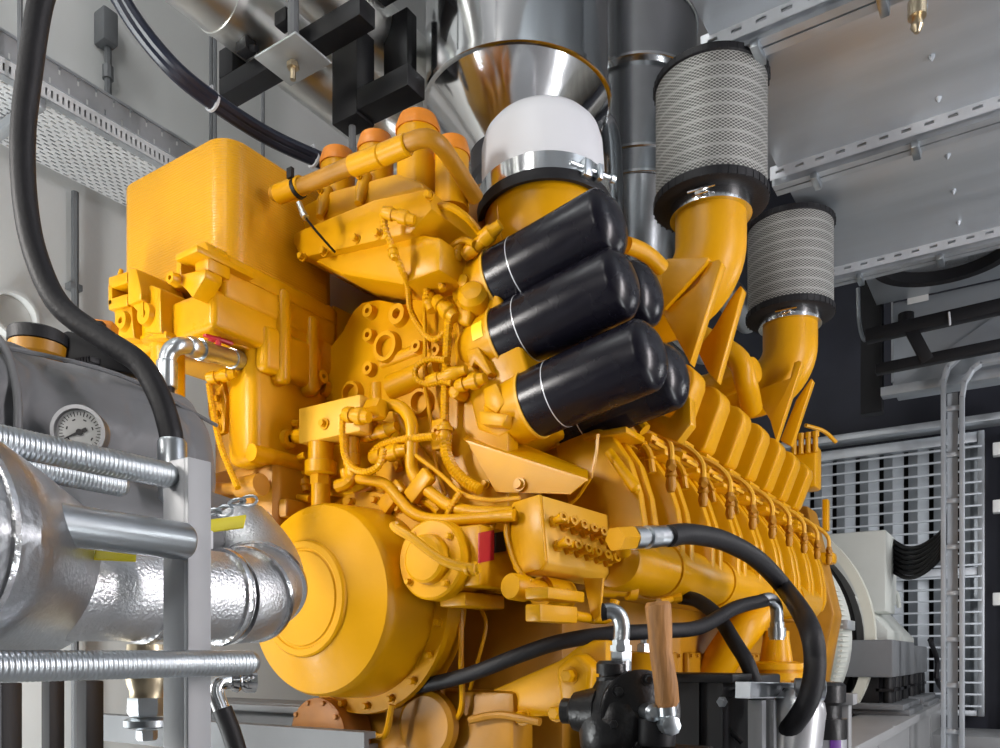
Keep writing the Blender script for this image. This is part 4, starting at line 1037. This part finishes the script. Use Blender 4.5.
BH_ = hose('black_hose', [P(72, -130, 1.36)+V(0, 0, z_) for z_ in (3.6, 2.4, 1.4, .7, .25)]+[P(70, -120, 1.36), P(54, -40, 1.36), P(40, 5, 1.36), P(30, 70, 1.36), P(23, 135, 1.36), P(25, 200, 1.36), P(36, 256, 1.36), P(60, 306, 1.36), P(105, 340, 1.36), P(140, 364, 1.36), P(160, 398, 1.36), P(170, 430, 1.36), P(172, 446, 1.36)], .0195, rubber, 'thick black hose hanging from the ceiling at far left to a steel ferrule')
m = MB(); m.lathe(P(172, 440, 1.36), (0.03, 0, -1), [(0, .021), (.004, .0235), (.10, .0235), (.105, .018)], 20); m.build('ferrule', zinc, BH_, label='bright zinc ferrule')
# elbow and ball valve into the gear housing
BV = thing('ball_valve', yp(215, 355, 1.55), 'chrome pipe elbow and ball valve with small red handle on the engine front', 'valve')
el = [yp(167, 386, 1.38), yp(167, 364, 1.38), yp(170, 352, 1.385), yp(178, 346, 1.40), yp(190, 346, 1.44)]
m = MB(); m.tube(el, .024, 16); m.lathe(el[0], (0, 0, 1), [(-.005, .026), (0, .029), (.065, .029), (.07, .025)], 16); m.build('elbow', zinc, BV)
p0, p1 = yp(188, 346, 1.43), yp(241, 361, 1.665); w = p1-p0; L = w.length
m = MB(); m.lathe(p0, w, [(0, .024), (.01, .030), (.03, .030), (.03, .025), (.05, .025), (.05, .031), (.09, .031), (.095, .027), (L*.8, .028), (L*.8, .031), (L-.02, .031), (L, .027)], 14); m.build('valve_body', zinc, BV)
m = MB(); q = p0+w*.55+V(0, 0, .046); m.box(q, (.018, .085, .013), .005, V(1, 0, 0), V(.3, .9, -.1)); m.lathe(q-V(0, 0, .03), (0, 0, 1), [(0, .009), (.04, .009)], 10); m.box(q+V(-.03, 0, .01), (.02, .02, .022), .004); m.build('handle', red_m, BV, label='small red handle')
m = MB(); m.tube([el[0], el[0]+V(.0, -.01, -.1), yp(173, 430, 1.34), yp(176, 470, 1.3), yp(170, 520, 1.2)], .022, 16); m.build('hose', rubber, BV, label='short black hose')

# ============================================================ LEFT FOREGROUND PIPEWORK
JV = thing('jacketed_vessel', (-1.5, .8, .4), 'horizontal pipe wrapped in grey quilted insulation fabric at left', 'insulated pipe')
m = MB(); n_ = 40; prof = []
for i in range(91):
    t = i/90; yv = .35+.75*t
    e = min(1, max(.0, (1-t)/.12)); r = .166*(1-(1-e)**2*.62)
    prof.append((yv-.35, r))
m.lathe((-1.52, .35, .385), (0, 1, 0), prof, 128)
for vv in m.bm.verts:
    a = math.atan2(vv.co.z-.385, vv.co.x+1.52); k = 1+.02*math.sin(5*a+9*vv.co.y)+.014*math.sin(9*a-14*vv.co.y)+.012*math.sin(3*a+34*vv.co.y)*max(0, 1-(vv.co.y-.35)/.45)
    nz = noise.noise(V(vv.co.x*5, vv.co.y*9, vv.co.z*5)); n2 = abs(noise.noise(V(vv.co.x*9+7, vv.co.y*16, vv.co.z*9)))
    k += .075*nz-.20*max(0, .20-n2)*(1.6 if vv.co.y < .62 else .8)
    if vv.co.z < .385: k *= 1+.05*(.385-vv.co.z)/.16
    vv.co.x = -1.52+(vv.co.x+1.52)*k; vv.co.z = .385+(vv.co.z-.385)*k
m.build('fabric_jacket', jacket, JV, sharp=80)
m = MB(); m.tube([V(-1.52+.172*math.cos(R(a)), .62, .385+.172*math.sin(R(a))) for a in range(-60, 130, 12)], .009, 8); m.tube([V(-1.52+.174*math.cos(R(a)), .655, .385+.174*math.sin(R(a))) for a in range(-60, 130, 12)], .007, 8); m.build('drawstring_fold', jacket, JV, sharp=80)
m = MB(); m.tube([V(-1.40+.0, .6, .50), V(-1.39, .85, .515), V(-1.41, 1.08, .48)], .004, 6); m.build('seam', jacket, JV)
# lower jacket skirt with lacing hook
SKT = thing('insulation_blanket', (-1.35, .95, .25), 'crumpled lower grey insulation blanket with lacing chain above the foil elbow', 'insulation')
m = MB()
m.lathe((-1.33, .60, .215), (0, 1, 0), [(0, .07), (.05, .10), (.2, .105), (.35, .10), (.5, .09), (.55, .04)], 40)
for vv in m.bm.verts:
    a = math.atan2(vv.co.z-.215, vv.co.x+1.33); k = 1+.06*math.sin(4*a+22*vv.co.y)+.03*math.sin(9*a-30*vv.co.y); vv.co.x = -1.33+(vv.co.x+1.33)*k; vv.co.z = .215+(vv.co.z-.215)*k
m.build('blanket', jacket, SKT, sharp=80)
m = MB()
for k in range(4):
    c = P(213+12*k, 512-5*k+(k % 2)*4, 1.36); u = V(.8, .5, .2).normalized(); v_ = V(-.1, -.2, 1).normalized() if k % 2 else V(.5, -.8, .3).normalized()
    m.tube([c+u*.014*math.cos(q)+v_*.008*math.sin(q) for q in [i*math.pi/5 for i in range(11)]], .0026, 6)
m.build('chain', zinc, SKT)

GA = P(79, 432, 1.30); ga = (-GA).normalized(); ga = V(.62, -.72, -.12).normalized()
PG = thing('pressure_gauge', GA-ga*.06, 'round white-faced pressure gauge on the grey fabric jacket', 'gauge')
m = MB(); m.lathe(GA-ga*.03, ga, [(-.03, .012), (-.0, .014), (0, .036), (.004, .0395), (.026, .0395), (.030, .042), (.036, .042), (.036, .036), (.028, .035)], 40, (True, False)); m.build('case', mat('steel_gauge_case', (.30, .30, .31), .35, .9), PG)
m = MB(); m.lathe(GA-ga*.004, ga, [(-.003, .036), (0, .036)], 40); dl = m.build('dial', mat('dial_white', (.58, .58, .56), .4), PG, label='white dial')
gu, gv, gw = frame_of(ga)
m = MB()
for k in range(28):
    a = R(-135-270*k/27+270+90-0); a = R(225-270*k/27); u = gu*math.cos(a)+gv*math.sin(a); t = gw.cross(u)
    m.box(GA-ga*.0035+u*.029, (.005 if k % 3 else .008, .0012, .0006), 0, u, t)
for k in range(6):
    a = R(210-48*k); u = gu*math.cos(a)+gv*math.sin(a); t = gw.cross(u); m.box(GA-ga*.0035+u*.0205, (.002, .005, .0006), 0, u, t)
m.build('tick_marks', label_black, PG)
m = MB(); a = R(205); u = gu*math.cos(a)+gv*math.sin(a); t = gw.cross(u)
m.prism([GA-ga*.002-u*.012+t*.003, GA-ga*.002-u*.012-t*.003, GA-ga*.002+u*.029-t*.0006, GA-ga*.002+u*.029+t*.0006], ga*.0008); m.lathe(GA-ga*.002, ga, [(0, .005), (.002, .005)], 16); m.build('needle', label_black, PG)

# black and yellow valve actuator on top of the jacket
VA = thing('butterfly_valve', P(38, 360, 1.5), 'valve actuator with yellow ring, black cap and serrated black lever above the jacket', 'valve')
q = P(38, 349, 1.55)
m = MB(); m.lathe(q+V(0, 0, -.015), (0, 0, 1), [(-.02, .03), (0, .048), (.02, .05), (.02, .03)], 32); m.build('ring', yellow_shaded, VA)
m = MB(); m.lathe(q+V(0, 0, .007), (0, 0, 1), [(0, .052), (.022, .052), (.026, .046), (.026, .001)], 32); m.build('cap', rubber, VA)
m = MB(); u = (P(152, 368, 1.60)-q); m.prism([q+V(0, 0, .012), q+u*.25+V(0, 0, .045), q+u*.5+V(0, 0, .04), q+u+V(0, 0, .01), q+u+V(0, 0, -.02), q+u*.5+V(0, 0, -.015), q+u*.3+V(0, 0, -.03)], V(-.02, .03, 0), .003)
for k in range(9): m.box(q+u*(.30+.025*k)+V(.004, -.006, -.022+.002*k), (.006, .02, .012), .001)
m.build('lever', black_steel, VA)
q = P(98, 328, 1.75); m = MB(); m.box(q, (.075, .04, .026), .005, V(.8, .6, -.1), V(-.6, .8, 0)); m.build('tip', orange, VA); m = MB(); m.box(q+V(.02, -.015, -.006), (.035, .025, .018), .003, V(.8, .6, -.1), V(-.6, .8, 0)); m.build('tip_label', black_steel, VA)
m = MB(); m.tube([P(70, 352, 1.7)+V(.035*math.cos(R(a)), 0, .035*math.sin(R(a))-.02) for a in range(150, 400, 25)], .005, 8); tag(m.build('wire_ring', gen_dark), 'dark ring of wire lying behind the jacket under the valve lever', 'wire')
m = MB(); q = P(155, 335, 2.4); m.tube([P(152, 352, 2.1), P(172, 366, 2.0)], .02, 10, smooth=False); m.bm.free()

# foil pipe
FP = thing('foil_pipe', (-1.15, .8, .09), 'foil-wrapped pipe with rounded elbow touching the yellow drum', 'insulated pipe')
r_ = .0765
m = MB(); m.tube([(-1.15, .40, .095), (-1.15, .70, .10), (-1.15, .90, .102)], r_, 48, sub=2); m.build('foil_pipe_wrap', foil, FP)
EL = V(-1.15, .90, .102)
el_dir = V(-.70, .1, .66).normalized(); Rb = .13
pts = []
ctr = None
ax1 = V(0, 1, 0)
side = (el_dir-ax1*el_dir.dot(ax1)).normalized()
ctr = EL+side*Rb
for k in range(9):
    a = R(95*k/8); pts.append(ctr+(-side*math.cos(a)+ax1*math.sin(a))*Rb)
endd = (side*math.cos(R(5))-ax1*math.sin(R(5)))
pts.append(pts[-1]+endd*.05)
m = MB(); m.tube(pts, r_+.004, 48, sub=2); m.build('foil_elbow', foil, FP)
for (k, pp_) in ((0, EL+V(0, -.16, 0)), (1, EL+V(0, -.02, 0))):
    m = MB(); m.lathe(pp_, (0, 1, 0), [(0, r_), (.001, r_+.006), (.008, r_+.0075), (.013, r_+.006), (.014, r_)], 48); m.build('seam_bead', foil_seam, FP)
for k in (2, 4):
    t_ = pts[k+1]-pts[k-1]; m = MB(); m.lathe(pts[k], t_, [(-.006, r_+.003), (-.005, r_+.010), (.003, r_+.011), (.006, r_+.003)], 48); m.build('seam_bead', foil_seam, FP)
m = MB(); q = P(226, 524, 1.30); m.box(q, (.062, .028, .003), .001, V(.85, .5, .12), V(-.3, .45, .8)); m.build('pipe_tag', tag_yellow, FP, label='yellow tag')
m = MB(); q = P(112, 554, 1.10); m.box(q, (.06, .028, .003), .001, V(.55, .83, 0), V(-.6, .4, .7)); m.build('pipe_tag', tag_yellow, FP, label='yellow tag')
m = MB(); q = P(207, 540, 1.22); m.box(q, (.016, .012, .028), .002); m.build('tag_clip', plastic_white, FP)
m = MB(); q = P(147, 700, 1.30); m.lathe(V(q.x, q.y, .02), (0, 0, -1), [(0, .030), (.05, .033), (.065, .03), (.075, .026), (.085, .026)], 24); DV = m.build('drain_fitting', brass, FP)
m = MB(); m.hexa((q.x, q.y, -.065), (0, 0, -1), .029, .03); m.lathe((q.x, q.y, -.097), (0, 0, -1), [(0, .024), (.004, .035), (.014, .035), (.018, .024)], 24); m.hexa((q.x, q.y, -.118), (0, 0, -1), .016, .016); m.build('drain_nut', zinc, DV)

BF = thing('foil_elbow', (-.95, .3, .13), 'big foil-wrapped pipe elbow closest to the camera at the left edge', 'insulated pipe')
c0 = P(-122, 533, .84); rB = .133
d1 = V(.12, 1, 0).normalized(); d2 = V(-.75, .66, 0).normalized()
m = MB(); m.tube([c0-d1*.7, c0-d1*.35, c0], rB, 64, sub=2); m.build('foil_pipe_wrap', foil, BF)
m = MB(); m.lathe(c0-d1*.012, d1, [(0, rB), (.001, rB+.004), (.02, rB+.004), (.022, rB)], 64); m.build('seam_bead', foil_seam, BF)
m = MB(); e1 = c0+d1*.015; m.tube([c0, e1, e1+(d1+d2).normalized()*.035, e1+(d1+d2).normalized()*.035+d2*.3], rB+.001, 64, sub=4); m.build('outer_segment', foil_plain, BF)
m = MB(); nn = (d1+d2).normalized(); m.lathe(e1+nn*.012, nn, [(0, rB), (.001, rB+.004), (.008, rB+.005), (.012, rB)], 64); m.build('seam_bead', foil_seam, BF)

# threaded rods, sleeve and post
def thread(name, p, q, r, label, pitch=.0062):
    p, q = Vector(p), Vector(q); L = (q-p).length; n = int(L/pitch); pr = []
    for i in range(n):
        t = i*pitch; pr += [(t, r*.955), (t+pitch*.25, r), (t+pitch*.5, r), (t+pitch*.75, r*.955)]
    pr += [(L-.006, r*.95), (L, r*.8)]
    m = MB(); m.lathe(p, q-p, pr, 28); return tag(m.build(name, zinc), label, 'threaded rod', 'threaded rods of the flange')
thread('threaded_rod', (-1.0125, .15, .2554), (-1.0125, .70, .2554), .0183, 'upper zinc threaded rod running in front of the pressure gauge into the grey post')
thread('threaded_rod', (-1.16, .40, .265), (-1.16, .72, .262), .0175, 'short-looking threaded rod behind and below the upper one, before the crumpled blanket')
thread('threaded_rod', (-.93, .05, -.013), (-.93, .775, -.008), .0178, 'lowest zinc threaded rod crossing in front of the grey post below the foil pipe')
m = MB(); m.lathe((-.978, .15, .160), (0, 1, 0), [(0, .026), (.545, .026), (.55, .023)], 32); tag(m.build('steel_sleeve', zinc), 'smooth zinc tube between the upper and lowest threaded rods, ending at the grey post', 'tube')
PT = thing('steel_post', (-1.0, .71, -1.25), 'light grey upright steel angle post at left in front of the foil pipe', 'post')
m = MB(); m.bb(-.986, -.976, .70, .738, -1.25, .278, .0015); m.build('side_flange', post_paint, PT)
m = MB(); m.prism([(-1.035, .70, .27), (-.976, .70, .278), (-.976, .70, .14), (-.978, .70, .13), (-1.035, .70, .08), (-1.035, .70, -1.25), (-.976, .70, -1.25), (-.976, .70, .05), ][:5]+[(-1.035, .70, -1.25), (-.976, .70, -1.25)], (0, .01, 0)) if False else m.bb(-1.035, -.9865, .701, .711, -1.25, .278, .0015)
m.build('front_flange', post_paint, PT)

# lower left background
for i, (px, w, d) in enumerate(((7, .055, 2.2), (53, .05, 2.6), (90, .055, 2.4))):
    q = P(px, 700, d); m = MB(); m.box((q.x, q.y, -.66), (w, w, 1.18), .004)
    tag(m.build('support_leg', black_steel), ['black square support leg at the very left edge below the lowest rod', 'middle black square support leg below the lowest threaded rod', 'black square support leg nearest the drain fitting'][i], 'support leg', 'black support legs')
m = MB(); m.bb(-3.1, -1.62, 1.75, 1.80, -.24, -.22); m.bb(-3.1, -1.62, 1.75, 1.77, -.32, -.24)
for k in range(24): m.bb(-3.1+.06*k, -3.1+.06*k+.02, 1.77, 1.9, -.30, -.27)
m.bb(-3.1, -3.06, 1.76, 1.8, -1.25, -.3); m.bb(-1.66, -1.62, 1.76, 1.8, -1.25, -.3)
o = m.build('walkway_grating', gen_dark); tag(o, 'dark grating walkway edge with a pale lip beneath the foil pipe', 'walkway')
CE = thing('hose_elbow', P(225, 690, 1.75), 'chrome hose elbow with black hose in the gap below the yellow drum', 'hose fitting')
m = MB(); m.tube([P(245, 681, 1.80), P(230, 681, 1.78), P(219, 684, 1.76), P(216, 694, 1.75), P(222, 711, 1.74)], .018, 14); m.lathe(P(232, 681, 1.78), P(250, 681, 1.80)-P(232, 681, 1.78), [(0, .022), (.012, .026), (.02, .02), (.03, .026), (.05, .026)], 12); m.build('elbow', chrome, CE)
m = MB(); m.tube([P(222, 709, 1.74), P(232, 735, 1.74), P(240, 765, 1.74), P(250, 820, 1.72), P(250, 820, 1.72)+V(.02, -.02, -.5), P(250, 820, 1.72)+V(.06, -.04, -.86)], .021, 14); m.build('hose', rubber, CE)

# ============================================================ LOWER RIGHT
hz = hose('black_hose', [xp(668, 536, -.845), xp(690, 534, -.83), xp(724, 541, -.80), xp(758, 560, -.765), xp(786, 590, -.72), P(808, 625, 2.35), P(815, 660, 2.3), P(810, 695, 2.3), P(795, 722, 2.35), P(772, 745, 2.5)], .031, rubber, 'thick black hose arching from the test-port block down past the pump flange', sub=8)
p0, p1 = xp(632, 538, -.895), xp(674, 535.5, -.845); w = p1-p0; L = w.length
m = MB(); m.lathe(p0, w, [(0, .027), (.0, .031), (.04, .031), (.04, .024), (.06, .024), (.06, .032), (.10, .032), (.10, .028), (.12, .030), (L, .032), (L, .025)], 20); m.build('ferrule', zinc, hz, label='bright steel end ferrule')
h2 = hose('black_hose', [P(372, 690, 2.55), P(420, 686, 2.45), P(470, 674, 2.35), P(520, 655, 2.28), P(560, 642, 2.25), P(610, 634, 2.25), P(660, 631, 2.3), P(700, 627, 2.4), P(735, 608, 2.55), P(766, 600, 2.7)], .0225, rubber, 'long black hose running from beneath the drum to the chrome elbow on the pump flange')
e0 = P(762, 600, 2.68)
m = MB(); m.tube([P(762, 600, 2.68), P(770, 599, 2.7), P(776, 606, 2.72), P(777, 622, 2.73), P(777, 634, 2.74)], .021, 14); m.lathe(P(777, 622, 2.73), (0, 0, -1), [(0, .024), (.02, .024), (.02, .03), (.05, .03), (.05, .026), (.06, .026)], 12); m.build('elbow', zinc, h2, label='zinc elbow fitting')
hose('black_hose', [P(680, 597, 2.75), P(698, 601, 2.7), P(718, 617, 2.62), P(735, 643, 2.55), P(748, 665, 2.5), P(760, 700, 2.5)], .024, rubber, 'short black hose descending behind the brown grip towards the strut channel')
m = MB(); m.tube([P(659, 602, 2.6), P(668, 600, 2.65), P(676, 596, 2.72)], .012, 8); m.lathe(P(672, 598, 2.68), V(.8, .6, .1), [(0, .017), (.03, .017)], 8); m.build('brass_nipple', yellow, ENG)

LVV = thing('lever_valve', P(640, 700, 1.8), 'black cast-iron valve with chrome hose elbow and a lever wrapped in a brown grip', 'valve')
D_ = 1.85
def q3(px, py, d=D_): return P(px, py, d)
c = q3(612, 690)
m = MB(); m.lathe(q3(612, 664), (0, 0, -1), [(-.008, .030), (0, .036), (.022, .036), (.022, .030), (.03, .030), (.03, .036), (.05, .036), (.055, .028), (.08, .034)], 28); m.build('neck_flange', black_cast, LVV)
m = MB(); m.lathe(q3(613, 690), (0, 0, -1), [(-.035, .03), (0, .05), (.03, .072), (.07, .08), (.13, .075), (.17, .05), (.3, .05)], 28)
m.lathe(q3(600, 712), V(-.85, -.1, 0), [(0, .06), (.06, .045), (.07, .03), (.09, .03)], 20)
m.build('body', black_cast, LVV)
fax = V(.70, -.70, 0).normalized()
fc = q3(641, 712, 1.80)
m = MB(); m.lathe(fc-fax*.02, fax, [(-.05, .045), (0, .065), (.0, .092), (.02, .095), (.024, .088), (.024, .06), (.03, .05), (.032, .001)], 36); FLG = m.build('cover_flange', black_cast, LVV)
fu, fv, fw = frame_of(fax)
for k in range(6):
    a = R(60*k+20); m = MB(); m.bolt(fc+fax*.004+(fu*math.cos(a)+fv*math.sin(a))*.074, fax, .010, .012); m.build('bolt', black_cast, FLG)
m = MB(); m.tube([q3(603, 612), q3(611, 611), q3(619, 616), q3(622, 628), q3(621, 642)], .019, 16); m.lathe(q3(621, 640), (0, 0, -1), [(0, .021), (.012, .021), (.012, .026), (.026, .026), (.026, .020), (.032, .020)], 8); m.hexa(q3(621, 652), (0, 0, -1), .026, .026); m.lathe(q3(621, 662), (0, 0, -1), [(-.002, .024), (.02, .024)], 16); m.build('hose_elbow', zinc, LVV, label='zinc elbow')
m = MB(); m.lathe(q3(603, 612), V(-1, -.4, 0), [(-.01, .018), (.002, .021), (.004, .013), (-.02, .012), (-.02, .001)], 16); m.build('elbow_opening', black_steel, LVV)
m = MB(); g0, g1 = q3(667, 707, 1.75), q3(657, 602, 1.75); w = g1-g0; L = w.length
m.lathe(g0, w, [(0, .020), (.01, .0255), (.05, .026), (.12, .0245), (.18, .0265), (L-.008, .0285), (L, .024)], 24)
for vv in m.bm.verts:
    vv.co += V(.0025*math.sin(40*vv.co.z+3*vv.co.x), .002*math.sin(55*vv.co.z), 0)
m.build('grip', brown_wrap, LVV, label='brown wrapped grip')
m = MB(); m.lathe(g0-w.normalized()*.022, w, [(0, .018), (.003, .021), (.022, .021)], 20); m.build('grip_ferrule', zinc, LVV)
m = MB(); m.tube([g0-w*.06, q3(655, 718, 1.77), q3(645, 722, 1.78)], .013, 10); m.lathe(q3(668, 725, 1.74), fax, [(-.08, .018), (0, .018), (.0, .022), (.02, .022), (.025, .012)], 8); m.lathe(q3(650, 712, 1.77), fax, [(-.02, .02), (.02, .02), (.025, .012)], 12); m.build('lever_hub', zinc, LVV)
m = MB(); m.lathe(q3(655, 745, 1.80), (0, 0, 1), [(0, .045), (.06, .045), (.065, .04), (.08, .04)], 24); m.box(q3(655, 752, 1.80), (.2, .2, .02), .003); m.build('valve_foot', black_steel, LVV)
sk0 = q3(640, 760, 1.8)
m = MB(); m.bb(sk0.x-.25, sk0.x+.22, sk0.y-.12, sk0.y+.12, -1.25, sk0.z-.01, .006); tag(m.build('valve_plinth', base_paint), 'grey steel plinth carrying the black lever valve', 'plinth')

MBX_ = thing('engine_mount', (-.9, 2.5, -.5), 'black welded steel mount box behind the brown-gripped lever', 'engine mount')
a, b_ = yp(652, 690, 2.32), yp(735, 690, 2.32)
m = MB(); m.bb(a.x-.02, b_.x+.0, 2.30, 2.56, -.075, -.05, .003); m.build('top_plate', black_steel, MBX_)
for Y in (2.32, 2.52): MB().bb(a.x-.02, b_.x-.03, Y, Y+.015, -.36, -.075).build('web', black_steel, MBX_)
m = MB(); m.bb(b_.x-.045, b_.x-.03, 2.30, 2.56, -.36, -.075); m.bb(b_.x-.12, b_.x-.1, 2.30, 2.34, -.36, -.075); m.build('end_web', black_steel, MBX_)
m = MB(); m.bb(a.x-.08, b_.x+.03, 2.24, 2.6, -.38, -.36, .003); m.build('base_plate', black_steel, MBX_)
q = yp(722, 702, 2.28); m = MB(); m.lathe(q, (.3, -1, 0), [(-.05, .008), (.02, .008)], 8); m.lathe(q, (.3, -1, 0), [(-.02, .016), (.0, .016)], 6); m.build('stud', zinc, MBX_)
q = yp(683, 738, 2.24); m = MB(); m.bolt(V(q.x, 2.27, -.36), (0, 0, 1), .02, .022); m.build('bolt', zinc, MBX_)
q = yp(637, 653, 2.3); m = MB(); m.lathe(V(q.x, 2.35, -.05), (0, 0, 1), [(0, .07), (.06, .07), (.065, .06)], 24); m.build('mount_cup', yellow, MBX_)
m = MB(); m.lathe(V(q.x, 2.35, .012), (0, 0, 1), [(0, .01), (.09, .01)], 10); m.hexa(V(q.x, 2.35, .012), (0, 0, 1), .022, .03); m.build('mount_stud', zinc, MBX_)
m = MB(); m.bb(a.x-.1, b_.x+.06, 2.2, 2.62, -1.25, -.38, .004); tag(m.build('mount_pedestal', black_steel), 'black pedestal under the welded engine mount box', 'pedestal')

SC_ = thing('strut_channel', P(765, 700, 2.3), 'galvanised strut channel on a dark upright below the pump flange', 'strut channel')
a, b_ = P(743, 690, 2.2), P(800, 690, 2.55)
m = MB(); w = (b_-a); u = w.normalized(); n = V(-u.y, u.x, 0)
for oz in (.021, -.021): m.box((a+b_)/2+V(0, 0, oz), (w.length, .042, .003), 0, u, n)
m.box((a+b_)/2+n*.02, (w.length, .003, .042), 0, u, n); m.box(a+V(0, 0, 0), (.003, .042, .042), 0, u, n)
m.build('channel', galv, SC_)
m = MB(); q = P(757, 700, 2.28); m.bb(q.x-.02, q.x+.02, q.y-.02, q.y+.02, -1.25, q.z+.0, .002); q = P(770, 700, 2.33); m.bb(q.x-.015, q.x+.015, q.y-.015, q.y+.015, -1.25, q.z, .002); m.build('upright', gen_dark, SC_)
CN = thing('oil_canister', P(808, 745, 2.3), 'silver canister with black head and purple stripe beneath the arching hose', 'canister')
q = P(800, 700, 2.42); ax = V(-.12, .0, -1).normalized()
m = MB(); m.lathe(q, ax, [(-.03, .045), (0, .07), (.03, .078), (.5, .085)], 32); m.build('body', mat('silver_paint', (.55, .56, .58), .3, .6), CN)
q2 = P(824, 705, 2.45)
m = MB(); m.lathe(q2+V(0, 0, .0), (0, 0, -1), [(-.07, .05), (-.06, .062), (-.01, .062), (0, .05), (.04, .05), (.04, .066), (.10, .066)], 24); m.box(q2+V(-.08, 0, .02), (.12, .08, .06), .012); m.build('head', black_cast, CN)
m = MB(); m.lathe(q2+V(0, 0, -.10), (0, 0, -1), [(0, .064), (.5, .064)], 24); m.build('second_body', mat('silver_paint_dull', (.45, .46, .50), .35, .5), CN)
m = MB(); m.box(q2+V(.04, -.045, -.3), (.035, .01, .4), .002, V(.8, .6, 0), V(-.6, .8, 0)); m.build('stripe', purple_m, CN)
m = MB(); m.lathe(P(795, 688, 2.38), V(.8, .3, 0), [(0, .03), (.05, .03), (.05, .036), (.08, .036), (.085, .02)], 12); m.build('cap_nut', zinc, CN)
m = MB(); q = P(842, 720, 2.9); m.bb(q.x-.028, q.x+.028, q.y-.028, q.y+.028, -1.25, -.17, .004); m.bb(q.x-.045, q.x+.045, q.y-.04, q.y+.04, -.17, -.13, .004); tag(m.build('grey_post', base_paint), 'short grey steel post with cap plate right of the canister', 'post')
hose('thin_cable', [P(690, 702, 2.45), P(715, 700, 2.4), P(735, 692, 2.38), P(752, 682, 2.4)], .010, rubber, 'thin black cable sagging between mount box and strut channel', 'cable', 8)
hose('thin_cable', [P(722, 712, 2.4), P(728, 728, 2.4), P(742, 742, 2.4)], .009, rubber, 'thin dark cable curling down left of the strut upright', 'cable', 8)
m = MB(); q = P(728, 712, 2.75); m.bb(q.x-.12, q.x+.1, q.y, q.y+.3, -1.25, -.06, .01); tag(m.build('control_cabinet', black_steel), 'dark cabinet behind the strut upright and mount box', 'cabinet')

# ============================================================ CAMERA, LIGHT
cam = bpy.data.cameras.new('camera'); co = bpy.data.objects.new('camera', cam); COL.objects.link(co)
co.location = (0, 0, H); co.rotation_euler = (R(90), 0, math.atan2(SA, CA))
cam.sensor_width = 36; cam.lens = FX/1000*36; cam.shift_y = (CY-374)/1000; cam.clip_start = .02
SC.camera = co
w = bpy.data.worlds.new('world'); SC.world = w; w.use_nodes = True
w.node_tree.nodes['Background'].inputs['Color'].default_value = (.80, .85, .92, 1)
w.node_tree.nodes['Background'].inputs['Strength'].default_value = .03
def area(name, loc, target, size, power, col=(1, 1, 1), sy=None, spread=180):
    l = bpy.data.lights.new(name, 'AREA'); l.spread = R(spread); l.energy = power; l.color = col; l.size = size
    if sy: l.shape = 'RECTANGLE'; l.size_y = sy
    o = bpy.data.objects.new(name, l); COL.objects.link(o)
    o.location = Vector(loc)+V(0, 0, H); d = Vector(target)-Vector(loc); o.rotation_euler = d.to_track_quat('-Z', 'Y').to_euler()
    return o
area('lamp_front', (-2.7, -1.0, 1.25), (-1.6, 1.9, .15), .3, 40, (1, .96, .92), .8, 120)
area('fill_front', (-.5, -1.4, 1.2), (-1.6, 1.9, .1), .35, 7, (1, .97, .94), 1.0, 100)  # added unseen fill, lifts the front and the gauge
area('lamp_overhead', (-1.0, -.6, 3.6), (-1.8, 2.2, .8), .35, 14, (1, .97, .94), 1.2)
area('fill_up', (-1.2, -.8, 3.3), (-1.6, 1.5, 5.0), .4, 32, (1, 1, 1), 1.5)  # added unseen fill, brightens the ceiling that the stack mirrors
area('lamp_right', (2.6, 2.6, 1.75), (-1.2, 3.0, .5), .25, 190, (1, .93, .95), 4.0)
area('lamp_rear', (2.2, 6.4, 1.2), (-1.0, 6.6, .4), .4, 60, (.97, .98, 1), 1.5)
area('fill_floor_bounce', (1.8, 3.2, -1.0), (1.2, 4.0, 2.2), .4, 95, (.95, .98, 1), 3)  # added unseen fill near the floor, acts as bounce onto the duct
area('lamp_ceiling', (-2.6, -.6, 4.6), (-2.9, 2.2, 1.5), .3, 60, (.97, 1, 1), 2.5)
area('lamp_low', (-3.0, .1, -.95), (-3.5, 1.8, 1.6), .3, 100, (.97, 1, 1), 1.6)
SC.view_settings.view_transform = 'Standard'; SC.view_settings.look = 'None'
SC.view_settings.gamma = 1; SC.view_settings.exposure = -0.1; SC.view_settings.use_curve_mapping = False
SC.cycles.use_denoising = True
SC.cycles.max_bounces = 8
